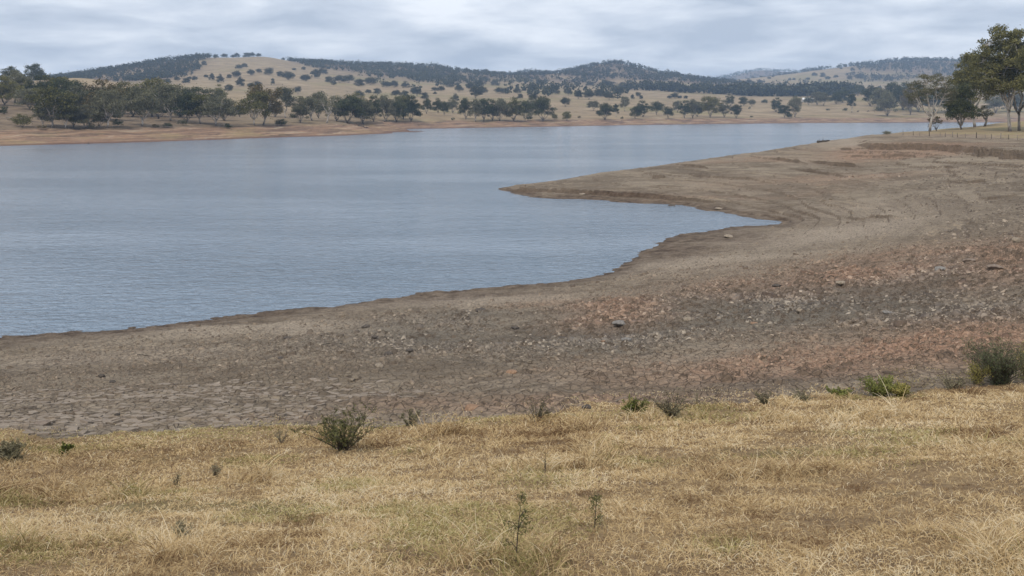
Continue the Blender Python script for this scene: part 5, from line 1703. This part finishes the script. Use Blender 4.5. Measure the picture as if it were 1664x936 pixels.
def build_shed():
    loc = hit(1314, 166, 800, 2500)
    k = loc[1] / F
    w, dpt, h, rh = 16 * k, 10.0, 3.2, 2.6
    m_wall = mat_simple("shed_wall_cladding", (.42, .40, .37), (.55, .53, .50), 3)
    m_roof = mat_simple("shed_roof_iron", (.60, .60, .59), (.74, .74, .73), 2, .5)
    m_dark = mat_simple("shed_door_paint", (.10, .10, .10), (.16, .15, .15), 3)
    e = bpy.data.objects.new("farm_shed", None); COL.objects.link(e); e.location = (loc[0], loc[1], loc[2] - .3)
    def box(name, x0, x1, y0, y1, z0, z1, mat):
        V = [(x, y, z) for z in (z0, z1) for x, y in ((x0, y0), (x1, y0), (x1, y1), (x0, y1))]
        Fc = [(0, 3, 2, 1), (4, 5, 6, 7), (0, 1, 5, 4), (1, 2, 6, 5), (2, 3, 7, 6), (3, 0, 4, 7)]
        return link(name, mesh_np(name, V, Fc, [mat]), e)
    box("wall", -w / 2, w / 2, 0, dpt, 0, h, m_wall)
    box("door", -w * .1, w * .1, -.08, 0.0, 0, h * .8, m_dark)
    V = [(-w / 2 - .4, -.5, h - .1), (w / 2 + .4, -.5, h - .1), (w / 2 + .4, dpt / 2, h + rh), (-w / 2 - .4, dpt / 2, h + rh), (-w / 2 - .4, dpt + .5, h - .1), (w / 2 + .4, dpt + .5, h - .1)]
    link("roof", mesh_np("roof", V, [(0, 1, 2, 3), (3, 2, 5, 4), (0, 3, 4), (1, 5, 2)], [m_roof]), e)
    tag(e, "small farm shed with pale roof half hidden by trees on the far right pasture", "shed")


build_shed()

M["hide"] = mat_simple("dark_cattle_hide", (.018, .013, .011), (.055, .036, .028), 3)


def cow(px, py, label, face, graze):
    loc = hit(px, py, 500, 2000)
    verts = [(-.85, 0, 1.15), (-.35, 0, 1.12), (.25, 0, 1.12), (.75, 0, 1.18)]
    rad = [.30, .40, .40, .34]
    edges = [(0, 1), (1, 2), (2, 3)]
    def add(p, rd, to):
        verts.append(p); rad.append(rd); edges.append((to, len(verts) - 1)); return len(verts) - 1
    for s in (-1, 1):
        a = add((-.80, .22 * s, .80), .17, 0); a = add((-.92, .22 * s, .45), .085, a); add((-.86, .22 * s, 0), .07, a)
        a = add((.62, .20 * s, .75), .14, 3); a = add((.66, .20 * s, .40), .08, a); add((.64, .20 * s, 0), .07, a)
    if graze:
        a = add((1.10, 0, .85), .20, 3); a = add((1.32, 0, .42), .15, a); tip = add((1.45, 0, .12), .09, a)
    else:
        a = add((1.10, 0, 1.42), .20, 3); a = add((1.40, 0, 1.52), .16, a); tip = add((1.72, 0, 1.32), .09, a)
    for s in (-1, 1): add((verts[a][0] - .05, .22 * s, verts[a][2] + .10), .04, a)
    t = add((-1.05, 0, 1.05), .05, 0); add((-1.10, 0, .45), .04, t)
    me = bpy.data.meshes.new("cow")
    me.from_pydata(verts, edges, [])
    o = link("cow", me, loc=loc)
    md = o.modifiers.new("skin", "SKIN")
    for i, sv in enumerate(me.skin_vertices[0].data): sv.radius = (rad[i], rad[i]); sv.use_root = (i == 1)
    sb = o.modifiers.new("sub", "SUBSURF"); sb.levels = 1; sb.render_levels = 1
    me.materials.append(M["hide"])
    o.rotation_euler = (0, 0, face)
    tag(o, label, "cow", "cattle on the far shore pasture")


cow(1394, 182.3, "dark cow standing on the far pasture beside a slender tree, left of two", .3, False)
cow(1411, 182.0, "dark cow grazing on the far pasture near the big tree clump, right of two", 2.8, True)

bl = hit(1442, 218.3, 150, 320)
place_tree(bl, 6.5 * bl[1] / F, 11 * bl[1] / F, "bush", "grey", "small grey-green bush on the crest of the right bank, left of the fence", "shrubs on the right bank", "shrub", "shrub")
